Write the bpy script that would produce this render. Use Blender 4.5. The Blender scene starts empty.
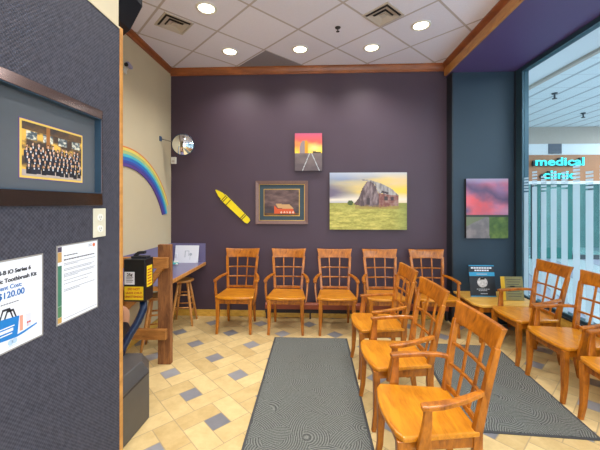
import bpy, bmesh, math, random
from mathutils import Vector, Matrix, noise
random.seed(7)
C = bpy.context.scene.collection
PI = math.pi

# ------------------------------------------------------------------ materials
def lin(c):
    r = []
    for v in c[:3]:
        v = v / 255.0
        r.append(v / 12.92 if v <= .04045 else ((v + .055) / 1.055) ** 2.4)
    return tuple(r) + (1.0,)

def mat(name, col, rough=.5, metal=0.0, var=.06, scale=12.0, bump=0.0, bscale=None, spec=.5, stretch=None, emit=None, estr=0.0):
    """plain principled surface with a little procedural variation; col is sRGB 0-255"""
    m = bpy.data.materials.new(name); m.use_nodes = True
    nt = m.node_tree; N = nt.nodes; L = nt.links
    b = N['Principled BSDF']
    b.inputs['Roughness'].default_value = rough
    b.inputs['Metallic'].default_value = metal
    b.inputs['Specular IOR Level'].default_value = spec
    tc = N.new('ShaderNodeTexCoord'); mp = N.new('ShaderNodeMapping')
    L.new(tc.outputs['Object'], mp.inputs['Vector'])
    if stretch: mp.inputs['Scale'].default_value = stretch
    nz = N.new('ShaderNodeTexNoise'); nz.inputs['Scale'].default_value = scale; nz.inputs['Detail'].default_value = 4
    L.new(mp.outputs[0], nz.inputs['Vector'])
    c = lin(col)
    mx = N.new('ShaderNodeMix'); mx.data_type = 'RGBA'
    mx.inputs['A'].default_value = tuple(max(0, v * (1 - 2.2 * var)) for v in c[:3]) + (1,)
    mx.inputs['B'].default_value = tuple(min(1, v * (1 + 2.2 * var)) for v in c[:3]) + (1,)
    L.new(nz.outputs['Fac'], mx.inputs['Factor']); L.new(mx.outputs['Result'], b.inputs['Base Color'])
    if bump:
        n2 = N.new('ShaderNodeTexNoise'); n2.inputs['Scale'].default_value = bscale or scale * 4
        L.new(mp.outputs[0], n2.inputs['Vector'])
        bp = N.new('ShaderNodeBump'); bp.inputs['Strength'].default_value = bump; bp.inputs['Distance'].default_value = .004
        L.new(n2.outputs['Fac'], bp.inputs['Height']); L.new(bp.outputs[0], b.inputs['Normal'])
    if emit:
        b.inputs['Emission Color'].default_value = lin(emit); b.inputs['Emission Strength'].default_value = estr
    return m

def wood(name, dark, light, rough=.33, stretch=(1, 1, 1), scale=9.0, coat=.25):
    m = bpy.data.materials.new(name); m.use_nodes = True
    nt = m.node_tree; N = nt.nodes; L = nt.links; b = N['Principled BSDF']
    tc = N.new('ShaderNodeTexCoord'); mp = N.new('ShaderNodeMapping'); mp.inputs['Scale'].default_value = stretch
    L.new(tc.outputs['Object'], mp.inputs['Vector'])
    nz = N.new('ShaderNodeTexNoise'); nz.inputs['Scale'].default_value = scale; nz.inputs['Detail'].default_value = 6; nz.inputs['Distortion'].default_value = 1.2
    L.new(mp.outputs[0], nz.inputs['Vector'])
    n2 = N.new('ShaderNodeTexNoise'); n2.inputs['Scale'].default_value = scale * 7; n2.inputs['Detail'].default_value = 3
    L.new(mp.outputs[0], n2.inputs['Vector'])
    ad = N.new('ShaderNodeMath'); ad.operation = 'MULTIPLY_ADD'; ad.inputs[1].default_value = .35
    L.new(n2.outputs['Fac'], ad.inputs[0]); L.new(nz.outputs['Fac'], ad.inputs[2])
    cr = N.new('ShaderNodeValToRGB'); cr.color_ramp.elements[0].position = .42; cr.color_ramp.elements[1].position = .85
    cr.color_ramp.elements[0].color = lin(dark); cr.color_ramp.elements[1].color = lin(light)
    L.new(ad.outputs[0], cr.inputs['Fac']); L.new(cr.outputs[0], b.inputs['Base Color'])
    b.inputs['Roughness'].default_value = rough; b.inputs['Coat Weight'].default_value = coat; b.inputs['Coat Roughness'].default_value = .2
    return m

class NX:
    """small expression helper for shader math"""
    def __init__(s, nt): s.nt = nt
    def m(s, op, *a, clamp=False):
        n = s.nt.nodes.new('ShaderNodeMath'); n.operation = op; n.use_clamp = clamp
        for i, v in enumerate(a):
            if isinstance(v, (int, float)): n.inputs[i].default_value = v
            else: s.nt.links.new(v, n.inputs[i])
        return n.outputs[0]
    def mix(s, f, a, b):
        n = s.nt.nodes.new('ShaderNodeMix'); n.data_type = 'RGBA'
        for k, v in (('Factor', f), ('A', a), ('B', b)):
            if isinstance(v, (int, float)): n.inputs[k].default_value = v
            elif isinstance(v, tuple): n.inputs[k].default_value = v
            else: s.nt.links.new(v, n.inputs[k])
        return n.outputs['Result']

M = {}
M['oak'] = wood('chair_oak', (112, 56, 4), (190, 112, 18), stretch=(3, 3, 1.0), scale=5)
M['oak_seat'] = wood('chair_seat_oak', (172, 98, 8), (216, 142, 28), rough=.28, stretch=(1.0, 5, 5), scale=4)
M['crown'] = wood('crown_wood', (120, 62, 26), (165, 92, 40), rough=.4, stretch=(1, 1, 4), scale=3)
M['crown_light'] = wood('crown_wood_light', (170, 112, 48), (205, 145, 72), rough=.4, stretch=(1, 1, 4), scale=3)
M['golden'] = wood('golden_wood', (196, 146, 50), (232, 188, 86), rough=.4, stretch=(2, 2, 6), scale=3)
M['table_wood'] = wood('table_wood', (205, 148, 52), (232, 180, 80), rough=.3, stretch=(2, 6, 2), scale=3)
M['rough_wood'] = wood('weathered_wood', (92, 54, 28), (150, 98, 54), rough=.75, stretch=(5, 5, .8), scale=6, coat=0)
M['rail_wood'] = wood('rail_wood', (130, 80, 34), (182, 122, 58), rough=.6, stretch=(.8, 5, 5), scale=6, coat=0)
M['stool'] = wood('stool_wood', (176, 112, 50), (214, 152, 82), rough=.4, stretch=(4, 4, 1), scale=5)
M['plum'] = mat('plum_paint', (72, 56, 70), .55, var=.03, scale=3, bump=.05, bscale=120)
M['teal_dark'] = mat('dark_teal_paint', (38, 58, 74), .5, var=.03, scale=3, bump=.05, bscale=120)
M['violet'] = mat('violet_paint', (84, 70, 118), .5, var=.02, scale=3)
M['violet_lam'] = mat('violet_laminate', (112, 106, 142), .3, var=.03, scale=60)
M['cream'] = mat('cream_paint', (206, 192, 160), .6, var=.02, scale=4, bump=.08, bscale=90)
M['steel'] = mat('brushed_pewter', (118, 114, 112), .45, metal=.6, var=.05, scale=40)
M['espresso'] = mat('espresso_frame', (84, 66, 64), .2, metal=.75, var=.04, scale=20)
M['slate'] = mat('slate_mat_board', (82, 86, 92), .7, var=.03)
M['paper'] = mat('white_paper', (226, 228, 236), .5, var=.01)
M['plastic_sleeve'] = mat('sleeve_edge', (150, 146, 142), .25, var=.03)
M['ink'] = mat('black_ink', (34, 34, 42), .6)
M['greyink'] = mat('grey_ink', (120, 122, 130), .6)
M['blueink'] = mat('blue_ink', (24, 98, 168), .5)
M['bag_blue'] = mat('bag_blue', (26, 118, 190), .5)
M['white'] = mat('white_plastic', (228, 226, 216), .4, var=.01)
M['ivory'] = mat('ivory_plastic', (214, 208, 186), .4, var=.01)
M['black'] = mat('black_enamel', (20, 22, 27), .35, var=.1)
M['satin_black'] = mat('satin_black', (30, 32, 42), .5, var=.08)
M['hose_blue'] = mat('blue_black_hose', (14, 36, 68), .3, var=.3, scale=30)
M['yellow'] = mat('yellow_label', (238, 202, 30), .5, var=.02)
M['crayon'] = mat('yellow_cutout', (240, 216, 26), .45, var=.04)
M['red'] = mat('red_ink', (180, 50, 30), .5)
M['greymetal'] = mat('grey_base', (86, 84, 84), .4, metal=.3, var=.08, scale=8, bump=.1, bscale=200)
M['peach'] = mat('peach_moulded', (214, 160, 128), .4, var=.04)
M['turq'] = mat('turquoise', (60, 176, 170), .5)
M['alu'] = mat('dark_teal_aluminium', (62, 92, 106), .35, metal=.35, var=.04)
M['sill'] = mat('dark_sill', (34, 40, 48), .4)
M['ceil_vent'] = mat('vent_enamel', (198, 188, 176), .5, var=.02)
M['vent_dark'] = mat('vent_shadow_gap', (52, 46, 46), .8)
M['grey_tile'] = mat('grey_ceiling_tile', (140, 134, 140), .8, var=.05, scale=60)
M['chrome'] = mat('chrome', (200, 200, 205), .15, metal=1, var=.02)
M['canvas_edge'] = mat('dark_canvas_edge', (26, 22, 26), .7)
M['gold'] = mat('gold_fillet', (196, 158, 70), .3, metal=.5)
M['mauve_frame'] = mat('mauve_brown_frame', (120, 92, 86), .4, var=.1, scale=50)
M['teal_mat'] = mat('teal_mat_board', (54, 72, 82), .7)
M['plaque'] = mat('gold_grey_plaque', (138, 128, 84), .3, metal=.35, var=.06)
M['plaque_gold'] = mat('golden_edge', (222, 180, 50), .35, metal=.3)
M['sign_black'] = mat('black_board', (38, 44, 52), .4, var=.1)
M['cyan'] = mat('cyan_band', (48, 150, 196), .4)
M['mall_white'] = mat('mall_white', (226, 232, 234), .6, var=.01)
M['mall_beige'] = mat('mall_beige', (186, 176, 164), .6, var=.02)
M['mall_orange'] = mat('clinic_fascia', (178, 122, 84), .5, var=.06, scale=3)
M['mall_teal'] = mat('teal_mullion', (40, 112, 106), .4, var=.04)
M['mall_dark'] = mat('dark_mullion', (66, 78, 84), .4)
M['clinic_in'] = mat('clinic_interior', (156, 176, 180), .6, var=.08, scale=2)
M['sign_cyan'] = mat('cyan_sign_face', (60, 230, 230), .4, var=0, emit=(40, 225, 230), estr=1.1)
M['sign_side'] = mat('sign_return', (30, 60, 66), .4)
M['lamp'] = mat('lit_lens', (255, 250, 235), .4, var=0, emit=(255, 240, 210), estr=9.0)

def frosted():
    m = bpy.data.materials.new('frosted_film'); m.use_nodes = True; N = m.node_tree.nodes; L = m.node_tree.links
    N.remove(N['Principled BSDF']); out = N['Material Output']
    d = N.new('ShaderNodeBsdfDiffuse'); d.inputs[0].default_value = lin((205, 222, 230))
    t = N.new('ShaderNodeBsdfTranslucent'); t.inputs[0].default_value = lin((205, 222, 230))
    a = N.new('ShaderNodeMixShader'); a.inputs[0].default_value = .6; L.new(d.outputs[0], a.inputs[1]); L.new(t.outputs[0], a.inputs[2])
    tr = N.new('ShaderNodeBsdfTransparent'); x = N.new('ShaderNodeMixShader'); x.inputs[0].default_value = .64
    L.new(tr.outputs[0], x.inputs[1]); L.new(a.outputs[0], x.inputs[2]); L.new(x.outputs[0], out.inputs[0]); return m
M['frost'] = frosted()
def glass(name, tint):
    m = bpy.data.materials.new(name); m.use_nodes = True; N = m.node_tree.nodes; L = m.node_tree.links
    N.remove(N['Principled BSDF']); out = N['Material Output']
    tr = N.new('ShaderNodeBsdfTransparent'); tr.inputs[0].default_value = lin(tint)
    g = N.new('ShaderNodeBsdfGlossy'); g.inputs['Roughness'].default_value = .02
    fr = N.new('ShaderNodeLayerWeight'); fr.inputs[0].default_value = .3; e = NX(m.node_tree); fo = e.m('ADD', .02, e.m('MULTIPLY', e.m('POWER', fr.outputs['Facing'], 4), .3))
    x = N.new('ShaderNodeMixShader'); L.new(fo, x.inputs[0]); L.new(tr.outputs[0], x.inputs[1]); L.new(g.outputs[0], x.inputs[2])
    L.new(x.outputs[0], out.inputs[0]); return m
M['glass'] = glass('window_glass', (240, 248, 250))
M['clinic_glass'] = glass('clinic_glass', (214, 236, 234))
def mirror():
    m = bpy.data.materials.new('mirror_surface'); m.use_nodes = True; b = m.node_tree.nodes['Principled BSDF']
    b.inputs['Metallic'].default_value = 1; b.inputs['Roughness'].default_value = .03; b.inputs['Base Color'].default_value = (.9, .95, .97, 1); return m
M['mirror'] = mirror()

def floor_mat():
    m = bpy.data.materials.new('windmill_tile'); m.use_nodes = True; nt = m.node_tree; N = nt.nodes; L = nt.links
    b = N['Principled BSDF']; e = NX(nt)
    g = N.new('ShaderNodeNewGeometry'); sp = N.new('ShaderNodeSeparateXYZ'); L.new(g.outputs['Position'], sp.inputs[0])
    x, y = sp.outputs[0], sp.outputs[1]
    T = .4285; r2 = .70710678; p0 = 1.510; q0 = (2.797 + .672) * r2
    p = e.m('SUBTRACT', e.m('MULTIPLY', e.m('ADD', x, y), r2), p0)
    q = e.m('SUBTRACT', e.m('MULTIPLY', e.m('SUBTRACT', y, x), r2), q0)
    pc = e.m('ROUND', e.m('DIVIDE', p, T)); qc = e.m('ROUND', e.m('DIVIDE', q, T))
    a = e.m('SUBTRACT', p, e.m('MULTIPLY', pc, T)); bb = e.m('SUBTRACT', q, e.m('MULTIPLY', qc, T))
    G = .068; H = T / 2
    ab_a, ab_b = e.m('ABSOLUTE', a), e.m('ABSOLUTE', bb)
    grey = e.m('MULTIPLY', e.m('LESS_THAN', ab_a, G), e.m('LESS_THAN', ab_b, G))
    lw = .0035
    def seg(coord, c, other, s):   # line coord=c, where s*other > -G
        near = e.m('LESS_THAN', e.m('ABSOLUTE', e.m('SUBTRACT', coord, c)), lw)
        return e.m('MULTIPLY', near, e.m('GREATER_THAN', e.m('MULTIPLY', other, s), -G))
    lines = [seg(a, -G, bb, -1), seg(bb, -G, a, 1), seg(a, G, bb, 1), seg(bb, G, a, -1),
             e.m('GREATER_THAN', ab_a, H - lw), e.m('GREATER_THAN', ab_b, H - lw)]
    gr = lines[0]
    for l in lines[1:]: gr = e.m('MAXIMUM', gr, l)
    # tile number inside the cell for tone variation
    r1 = e.m('MULTIPLY', e.m('LESS_THAN', a, -G), e.m('LESS_THAN', bb, G))
    r2_ = e.m('MULTIPLY', e.m('LESS_THAN', bb, -G), e.m('GREATER_THAN', a, -G))
    r3 = e.m('MULTIPLY', e.m('GREATER_THAN', a, G), e.m('GREATER_THAN', bb, -G))
    idn = e.m('ADD', r1, e.m('ADD', e.m('MULTIPLY', r2_, 2), e.m('MULTIPLY', r3, 3)))
    cv = N.new('ShaderNodeCombineXYZ'); L.new(pc, cv.inputs[0]); L.new(qc, cv.inputs[1]); L.new(idn, cv.inputs[2])
    wn = N.new('ShaderNodeTexWhiteNoise'); L.new(cv.outputs[0], wn.inputs['Vector'])
    nz = N.new('ShaderNodeTexNoise'); nz.inputs['Scale'].default_value = 9; nz.inputs['Detail'].default_value = 8; nz.inputs['Roughness'].default_value = .7
    L.new(g.outputs['Position'], nz.inputs['Vector'])
    f = e.m('ADD', e.m('MULTIPLY', wn.outputs['Value'], .45), e.m('MULTIPLY', e.m('SUBTRACT', nz.outputs['Fac'], .25), 1.1), clamp=True)
    beige = e.mix(f, lin((182, 152, 98)), lin((236, 211, 154)))
    gf = e.m('ADD', e.m('MULTIPLY', wn.outputs['Value'], .5), e.m('MULTIPLY', nz.outputs['Fac'], .5))
    gc = e.mix(gf, lin((92, 92, 98)), lin((172, 172, 176)))
    col = e.mix(grey, beige, gc); col = e.mix(e.m('MULTIPLY', gr, .75), col, lin((168, 146, 112)))
    L.new(col, b.inputs['Base Color'])
    L.new(e.m('ADD', .22, e.m('MULTIPLY', nz.outputs['Fac'], .22)), b.inputs['Roughness'])
    bp = N.new('ShaderNodeBump'); bp.inputs['Strength'].default_value = .35; bp.inputs['Distance'].default_value = .002
    L.new(e.m('SUBTRACT', e.m('MULTIPLY', nz.outputs['Fac'], .6), gr), bp.inputs['Height']); L.new(bp.outputs[0], b.inputs['Normal'])
    return m
M['floor'] = floor_mat()

def ceiling_mat():
    m = bpy.data.materials.new('ceiling_tile_grid'); m.use_nodes = True; nt = m.node_tree; N = nt.nodes; L = nt.links
    b = N['Principled BSDF']; e = NX(nt)
    g = N.new('ShaderNodeNewGeometry'); sp = N.new('ShaderNodeSeparateXYZ'); L.new(g.outputs['Position'], sp.inputs[0])
    x, y = sp.outputs[0], sp.outputs[1]; T = .603; r2 = .70710678
    p = e.m('DIVIDE', e.m('MULTIPLY', e.m('ADD', e.m('SUBTRACT', x, .262), e.m('SUBTRACT', y, 2.925)), r2), T)
    q = e.m('DIVIDE', e.m('MULTIPLY', e.m('SUBTRACT', e.m('SUBTRACT', y, 2.925), e.m('SUBTRACT', x, .262)), r2), T)
    def d(v): return e.m('ABSOLUTE', e.m('SUBTRACT', v, e.m('ROUND', v)))
    gr = e.m('MAXIMUM', e.m('LESS_THAN', d(p), .014), e.m('LESS_THAN', d(q), .014))
    ed = e.m('MAXIMUM', e.m('LESS_THAN', d(p), .02), e.m('LESS_THAN', d(q), .02))
    cv = N.new('ShaderNodeCombineXYZ'); L.new(e.m('FLOOR', p), cv.inputs[0]); L.new(e.m('FLOOR', q), cv.inputs[1])
    wn = N.new('ShaderNodeTexWhiteNoise'); L.new(cv.outputs[0], wn.inputs['Vector'])
    nz = N.new('ShaderNodeTexNoise'); nz.inputs['Scale'].default_value = 70; nz.inputs['Detail'].default_value = 3
    L.new(g.outputs['Position'], nz.inputs['Vector'])
    f = e.m('ADD', e.m('MULTIPLY', wn.outputs['Value'], .5), e.m('MULTIPLY', nz.outputs['Fac'], .5))
    col = e.mix(f, lin((222, 220, 234)), lin((240, 238, 250)))
    col = e.mix(e.m('MULTIPLY', ed, .4), col, lin((130, 124, 130))); col = e.mix(gr, col, lin((188, 178, 176)))
    L.new(col, b.inputs['Base Color']); b.inputs['Roughness'].default_value = .8
    bp = N.new('ShaderNodeBump'); bp.inputs['Strength'].default_value = .4; bp.inputs['Distance'].default_value = .004
    L.new(e.m('ADD', nz.outputs['Fac'], gr), bp.inputs['Height']); L.new(bp.outputs[0], b.inputs['Normal'])
    return m
M['ceiling'] = ceiling_mat()

def fabric_mat():
    m = bpy.data.materials.new('woven_wallcovering'); m.use_nodes = True; nt = m.node_tree; N = nt.nodes; L = nt.links
    b = N['Principled BSDF']; e = NX(nt)
    g = N.new('ShaderNodeNewGeometry'); sp = N.new('ShaderNodeSeparateXYZ'); L.new(g.outputs['Position'], sp.inputs[0])
    y, z = sp.outputs[1], sp.outputs[2]
    # basket weave of small lozenges
    u = e.m('MULTIPLY', y, 2 * PI / .0135); v = e.m('MULTIPLY', z, 2 * PI / .0135)
    w = e.m('MULTIPLY', e.m('SINE', u), e.m('SINE', v))
    nz = N.new('ShaderNodeTexNoise'); nz.inputs['Scale'].default_value = 60; nz.inputs['Detail'].default_value = 3
    L.new(g.outputs['Position'], nz.inputs['Vector'])
    f = e.m('ADD', e.m('MULTIPLY', w, .3), nz.outputs['Fac'], clamp=True)
    L.new(e.mix(f, lin((42, 44, 54)), lin((82, 80, 90))), b.inputs['Base Color'])
    b.inputs['Roughness'].default_value = .7; b.inputs['Specular IOR Level'].default_value = .25
    bp = N.new('ShaderNodeBump'); bp.inputs['Strength'].default_value = .5; bp.inputs['Distance'].default_value = .002
    L.new(f, bp.inputs['Height']); L.new(bp.outputs[0], b.inputs['Normal'])
    return m
M['fabric'] = fabric_mat()

def mat_mat():
    m = bpy.data.materials.new('ribbed_floor_mat'); m.use_nodes = True; nt = m.node_tree; N = nt.nodes; L = nt.links
    b = N['Principled BSDF']; e = NX(nt)
    tc = N.new('ShaderNodeTexCoord')
    # arcs: concentric ripples about scattered centres
    vo = N.new('ShaderNodeTexVoronoi'); vo.inputs['Scale'].default_value = 7.0; vo.inputs['Randomness'].default_value = .8
    L.new(tc.outputs['Object'], vo.inputs['Vector'])
    off = N.new('ShaderNodeVectorMath'); off.operation = 'SUBTRACT'; L.new(vo.outputs['Color'], off.inputs[0]); off.inputs[1].default_value = (.5, .5, .5)
    of2 = N.new('ShaderNodeVectorMath'); of2.operation = 'MULTIPLY'; L.new(off.outputs[0], of2.inputs[0]); of2.inputs[1].default_value = (.5, .5, 0)
    pos = N.new('ShaderNodeVectorMath'); pos.operation = 'ADD'; L.new(vo.outputs['Position'], pos.inputs[0]); L.new(of2.outputs[0], pos.inputs[1])
    ds = N.new('ShaderNodeVectorMath'); ds.operation = 'DISTANCE'; L.new(tc.outputs['Object'], ds.inputs[0]); L.new(pos.outputs[0], ds.inputs[1])
    s = e.m('SINE', e.m('MULTIPLY', ds.outputs['Value'], 2 * PI / .0145))
    nz = N.new('ShaderNodeTexNoise'); nz.inputs['Scale'].default_value = 120; L.new(tc.outputs['Object'], nz.inputs['Vector'])
    f = e.m('ADD', e.m('MULTIPLY', s, .34), e.m('MULTIPLY', nz.outputs['Fac'], 1.0), clamp=True)
    L.new(e.mix(f, lin((42, 45, 45)), lin((134, 138, 132))), b.inputs['Base Color']); b.inputs['Roughness'].default_value = .85
    bp = N.new('ShaderNodeBump'); bp.inputs['Strength'].default_value = .7; bp.inputs['Distance'].default_value = .004
    L.new(f, bp.inputs['Height']); L.new(bp.outputs[0], b.inputs['Normal'])
    return m
M['mat'] = mat_mat()
M['mat_edge'] = mat('mat_rubber_edge', (66, 68, 70), .6)

def mall_floor_mat():
    m = bpy.data.materials.new('mall_floor_tile'); m.use_nodes = True; nt = m.node_tree; N = nt.nodes; L = nt.links
    b = N['Principled BSDF']; e = NX(nt)
    g = N.new('ShaderNodeNewGeometry'); sp = N.new('ShaderNodeSeparateXYZ'); L.new(g.outputs['Position'], sp.inputs[0])
    x, y = sp.outputs[0], sp.outputs[1]
    r = e.m('SUBTRACT', e.m('MULTIPLY', x, 2.69), y)       # oblique band direction
    rr = e.m('DIVIDE', r, 2.87)
    band = e.m('LESS_THAN', e.m('ABSOLUTE', e.m('SUBTRACT', e.m('FRACT', e.m('DIVIDE', rr, 1.1)), .5)), .16)
    thin = e.m('LESS_THAN', e.m('ABSOLUTE', e.m('SUBTRACT', e.m('FRACT', e.m('DIVIDE', rr, 1.1)), .5)), .19)
    col = e.mix(thin, lin((196, 206, 214)), lin((130, 130, 150))); col = e.mix(band, col, lin((172, 168, 190)))
    gx = e.m('LESS_THAN', e.m('FRACT', e.m('DIVIDE', x, .3)), .02); gy = e.m('LESS_THAN', e.m('FRACT', e.m('DIVIDE', y, .3)), .02)
    col = e.mix(e.m('MULTIPLY', e.m('MAXIMUM', gx, gy), .3), col, lin((150, 155, 160)))
    L.new(col, b.inputs['Base Color']); b.inputs['Roughness'].default_value = .3; return m
M['mall_floor'] = mall_floor_mat()
def mall_ceil_mat():
    m = bpy.data.materials.new('mall_slat_ceiling'); m.use_nodes = True; nt = m.node_tree; N = nt.nodes; L = nt.links
    b = N['Principled BSDF']; e = NX(nt)
    g = N.new('ShaderNodeNewGeometry'); sp = N.new('ShaderNodeSeparateXYZ'); L.new(g.outputs['Position'], sp.inputs[0])
    f = e.m('LESS_THAN', e.m('FRACT', e.m('DIVIDE', sp.outputs[0], .42)), .14)
    fy = e.m('LESS_THAN', e.m('FRACT', e.m('DIVIDE', sp.outputs[1], .6)), .03)
    col = e.mix(e.m('MAXIMUM', f, e.m('MULTIPLY', fy, .6)), lin((226, 236, 238)), lin((176, 186, 190)))
    L.new(col, b.inputs['Base Color']); b.inputs['Roughness'].default_value = .7; return m
M['mall_ceil'] = mall_ceil_mat()

# ------------------------------------------------------------------ mesh helpers
def NB(): return bmesh.new()
def box(bm, c, s, R=None, mi=0):
    vs = []
    for dx in (-.5, .5):
        for dy in (-.5, .5):
            for dz in (-.5, .5):
                v = Vector((dx * s[0], dy * s[1], dz * s[2]))
                if R is not None: v = R @ v
                vs.append(bm.verts.new(v + Vector(c)))
    for f in ((0, 1, 3, 2), (4, 6, 7, 5), (0, 4, 5, 1), (2, 3, 7, 6), (0, 2, 6, 4), (1, 5, 7, 3)):
        bm.faces.new([vs[i] for i in f]).material_index = mi
def bb(bm, x0, x1, y0, y1, z0, z1, mi=0): box(bm, ((x0 + x1) / 2, (y0 + y1) / 2, (z0 + z1) / 2), (x1 - x0, y1 - y0, z1 - z0), mi=mi)
def prism(bm, poly, fn, d0, d1, mi=0):
    """extrude 2D poly; fn(a,b,d)->3D"""
    A = [bm.verts.new(fn(a, b, d0)) for a, b in poly]; B = [bm.verts.new(fn(a, b, d1)) for a, b in poly]
    n = len(poly)
    bm.faces.new(A).material_index = mi; bm.faces.new(B[::-1]).material_index = mi
    for i in range(n): bm.faces.new((A[i], B[i], B[(i + 1) % n], A[(i + 1) % n])).material_index = mi
def ring(bm, c, u, v, ru, rv, n): return [bm.verts.new(c + u * (ru * math.cos(2 * PI * i / n)) + v * (rv * math.sin(2 * PI * i / n))) for i in range(n)]
def frame_of(t, hint=Vector((0, 0, 1))):
    t = t.normalized()
    if abs(t.dot(hint)) > .98: hint = Vector((1, 0, 0)) if abs(t.x) < .9 else Vector((0, 1, 0))
    u = hint.cross(t).normalized(); return u, t.cross(u).normalized()
def tube(bm, pts, rad, n=12, cap=True, smooth=True, mi=0):
    pts = [Vector(p) for p in pts]; rs = rad if isinstance(rad, (list, tuple)) else [rad] * len(pts); R = []
    for i, p in enumerate(pts):
        t = pts[min(i + 1, len(pts) - 1)] - pts[max(i - 1, 0)]
        u, v = frame_of(t); R.append(ring(bm, p, u, v, rs[i], rs[i], n))
    for a, b in zip(R, R[1:]):
        for i in range(n):
            f = bm.faces.new((a[i], a[(i + 1) % n], b[(i + 1) % n], b[i])); f.smooth = smooth; f.material_index = mi
    if cap: bm.faces.new(R[0][::-1]).material_index = mi; bm.faces.new(R[-1]).material_index = mi
def lathe(bm, prof, c, n=28, axis=None, mi=0):
    """prof: (r, h) along axis"""
    ax = Vector(axis or (0, 0, 1)).normalized(); u, v = frame_of(ax); c = Vector(c); R = []
    for r, h in prof:
        R.append([bm.verts.new(c + ax * h)] if r < 1e-6 else ring(bm, c + ax * h, u, v, r, r, n))
    for a, b in zip(R, R[1:]):
        for i in range(n):
            j = (i + 1) % n
            if len(a) == 1 and len(b) == 1: continue
            if len(a) == 1: f = bm.faces.new((a[0], b[i], b[j]))
            elif len(b) == 1: f = bm.faces.new((a[i], a[j], b[0]))
            else: f = bm.faces.new((a[i], a[j], b[j], b[i]))
            f.smooth = True; f.material_index = mi
def sweep(bm, pts, w, h, side, mi=0):
    """rectangular bar along pts; w(full) along side vector, h(full) across"""
    pts = [Vector(p) for p in pts]; n = len(pts); R = []
    for i, p in enumerate(pts):
        t = (pts[min(i + 1, n - 1)] - pts[max(i - 1, 0)]).normalized()
        s = side[i] if isinstance(side, list) else side
        s = Vector(s); s = (s - t * s.dot(t)).normalized(); k = t.cross(s)
        ww = (w[i] if isinstance(w, list) else w) / 2; hh = (h[i] if isinstance(h, list) else h) / 2
        R.append([bm.verts.new(p + s * (a * ww) + k * (b * hh)) for a, b in ((-1, -1), (1, -1), (1, 1), (-1, 1))])
    for a, b in zip(R, R[1:]):
        for i in range(4): bm.faces.new((a[i], a[(i + 1) % 4], b[(i + 1) % 4], b[i])).material_index = mi
    bm.faces.new(R[0][::-1]).material_index = mi; bm.faces.new(R[-1]).material_index = mi
def obj(name, bm, m, parent=None, bevel=0, seg=2, sub=0, smooth=False):
    bmesh.ops.recalc_face_normals(bm, faces=bm.faces)
    if smooth:
        for f in bm.faces: f.smooth = True
    me = bpy.data.meshes.new(name); bm.to_mesh(me); bm.free()
    for q in (m if isinstance(m, list) else [m]): me.materials.append(q)
    o = bpy.data.objects.new(name, me); C.objects.link(o); o.parent = parent
    if bevel:
        b = o.modifiers.new('bevel', 'BEVEL'); b.width = bevel; b.segments = seg; b.limit_method = 'ANGLE'; b.angle_limit = .6; b.harden_normals = False
    if sub:
        s = o.modifiers.new('sub', 'SUBSURF'); s.levels = sub; s.render_levels = sub
    return o
def tag(o, label, cat, group=None, kind=None):
    o['label'] = label; o['category'] = cat
    if group: o['group'] = group
    if kind: o['kind'] = kind
    return o
def thing(name, label, cat, loc=(0, 0, 0), rz=0, group=None):
    o = bpy.data.objects.new(name, None); o.empty_display_size = .05; C.objects.link(o); o.location = loc; o.rotation_euler = (0, 0, rz)
    return tag(o, label, cat, group)
def kids(o): return [c for c in bpy.data.objects if c.parent == o]
def dup(root, loc, rz, label, group=None):
    def cp(o, parent):
        c = o.copy(); C.objects.link(c); c.parent = parent
        for k in kids(o): cp(k, c)
        return c
    r = cp(root, None); r.location = loc; r.rotation_euler = (0, 0, rz); r['label'] = label
    if group: r['group'] = group
    return r
def struct(name, bm, m, **k):
    o = obj(name, bm, m, **k)
    if o.parent is None: o['kind'] = 'structure'
    return o
def text(name, body, size, m, origin, right, up, parent, ext=.0006, align='CENTER', bold=0.0, sx=1.0):
    cu = bpy.data.curves.new(name, 'FONT'); cu.body = body; cu.size = size; cu.extrude = ext; cu.align_x = align; cu.align_y = 'CENTER'; cu.offset = bold; cu.resolution_u = 4
    t = bpy.data.objects.new('tmp_text', cu); C.objects.link(t); bpy.context.view_layer.update()
    me = bpy.data.meshes.new_from_object(t.evaluated_get(bpy.context.evaluated_depsgraph_get()))
    bpy.data.objects.remove(t); me.materials.clear(); me.materials.append(m)
    r = Vector(right).normalized(); u = Vector(up).normalized(); n = r.cross(u)
    Mx = Matrix((( r.x * sx, u.x, n.x, origin[0]), (r.y * sx, u.y, n.y, origin[1]), (r.z * sx, u.z, n.z, origin[2]), (0, 0, 0, 1)))
    me.transform(Mx); me.name = name
    o = bpy.data.objects.new(name, me); C.objects.link(o)
    if parent is not None:
        o.parent = parent; bpy.context.view_layer.update(); me.transform(parent.matrix_world.inverted())
    return o

# surfaces facing the room: mapping (a, b, d) -> world ; d = distance out from the wall
def on_back(Y0): return lambda a, b, d: Vector((a, Y0 - d, b))
def on_part(X0): return lambda a, b, d: Vector((X0 + d, a, b))
def flat(name, items, fn, m, parent, d0, d1):
    """items: list of polygons (a,b); all one mesh"""
    bm = NB()
    for it in items:
        poly, mi = it if isinstance(it, tuple) and isinstance(it[1], int) else (it, 0)
        prism(bm, poly, fn, d0, d1, mi)
    return obj(name, bm, m, parent)
def rect(a0, a1, b0, b1): return [(a0, b0), (a1, b0), (a1, b1), (a0, b1)]
def disc(a, b, r, n=16, ry=None): return [(a + r * math.cos(2 * PI * i / n), b + (ry or r) * math.sin(2 * PI * i / n)) for i in range(n)]

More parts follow.
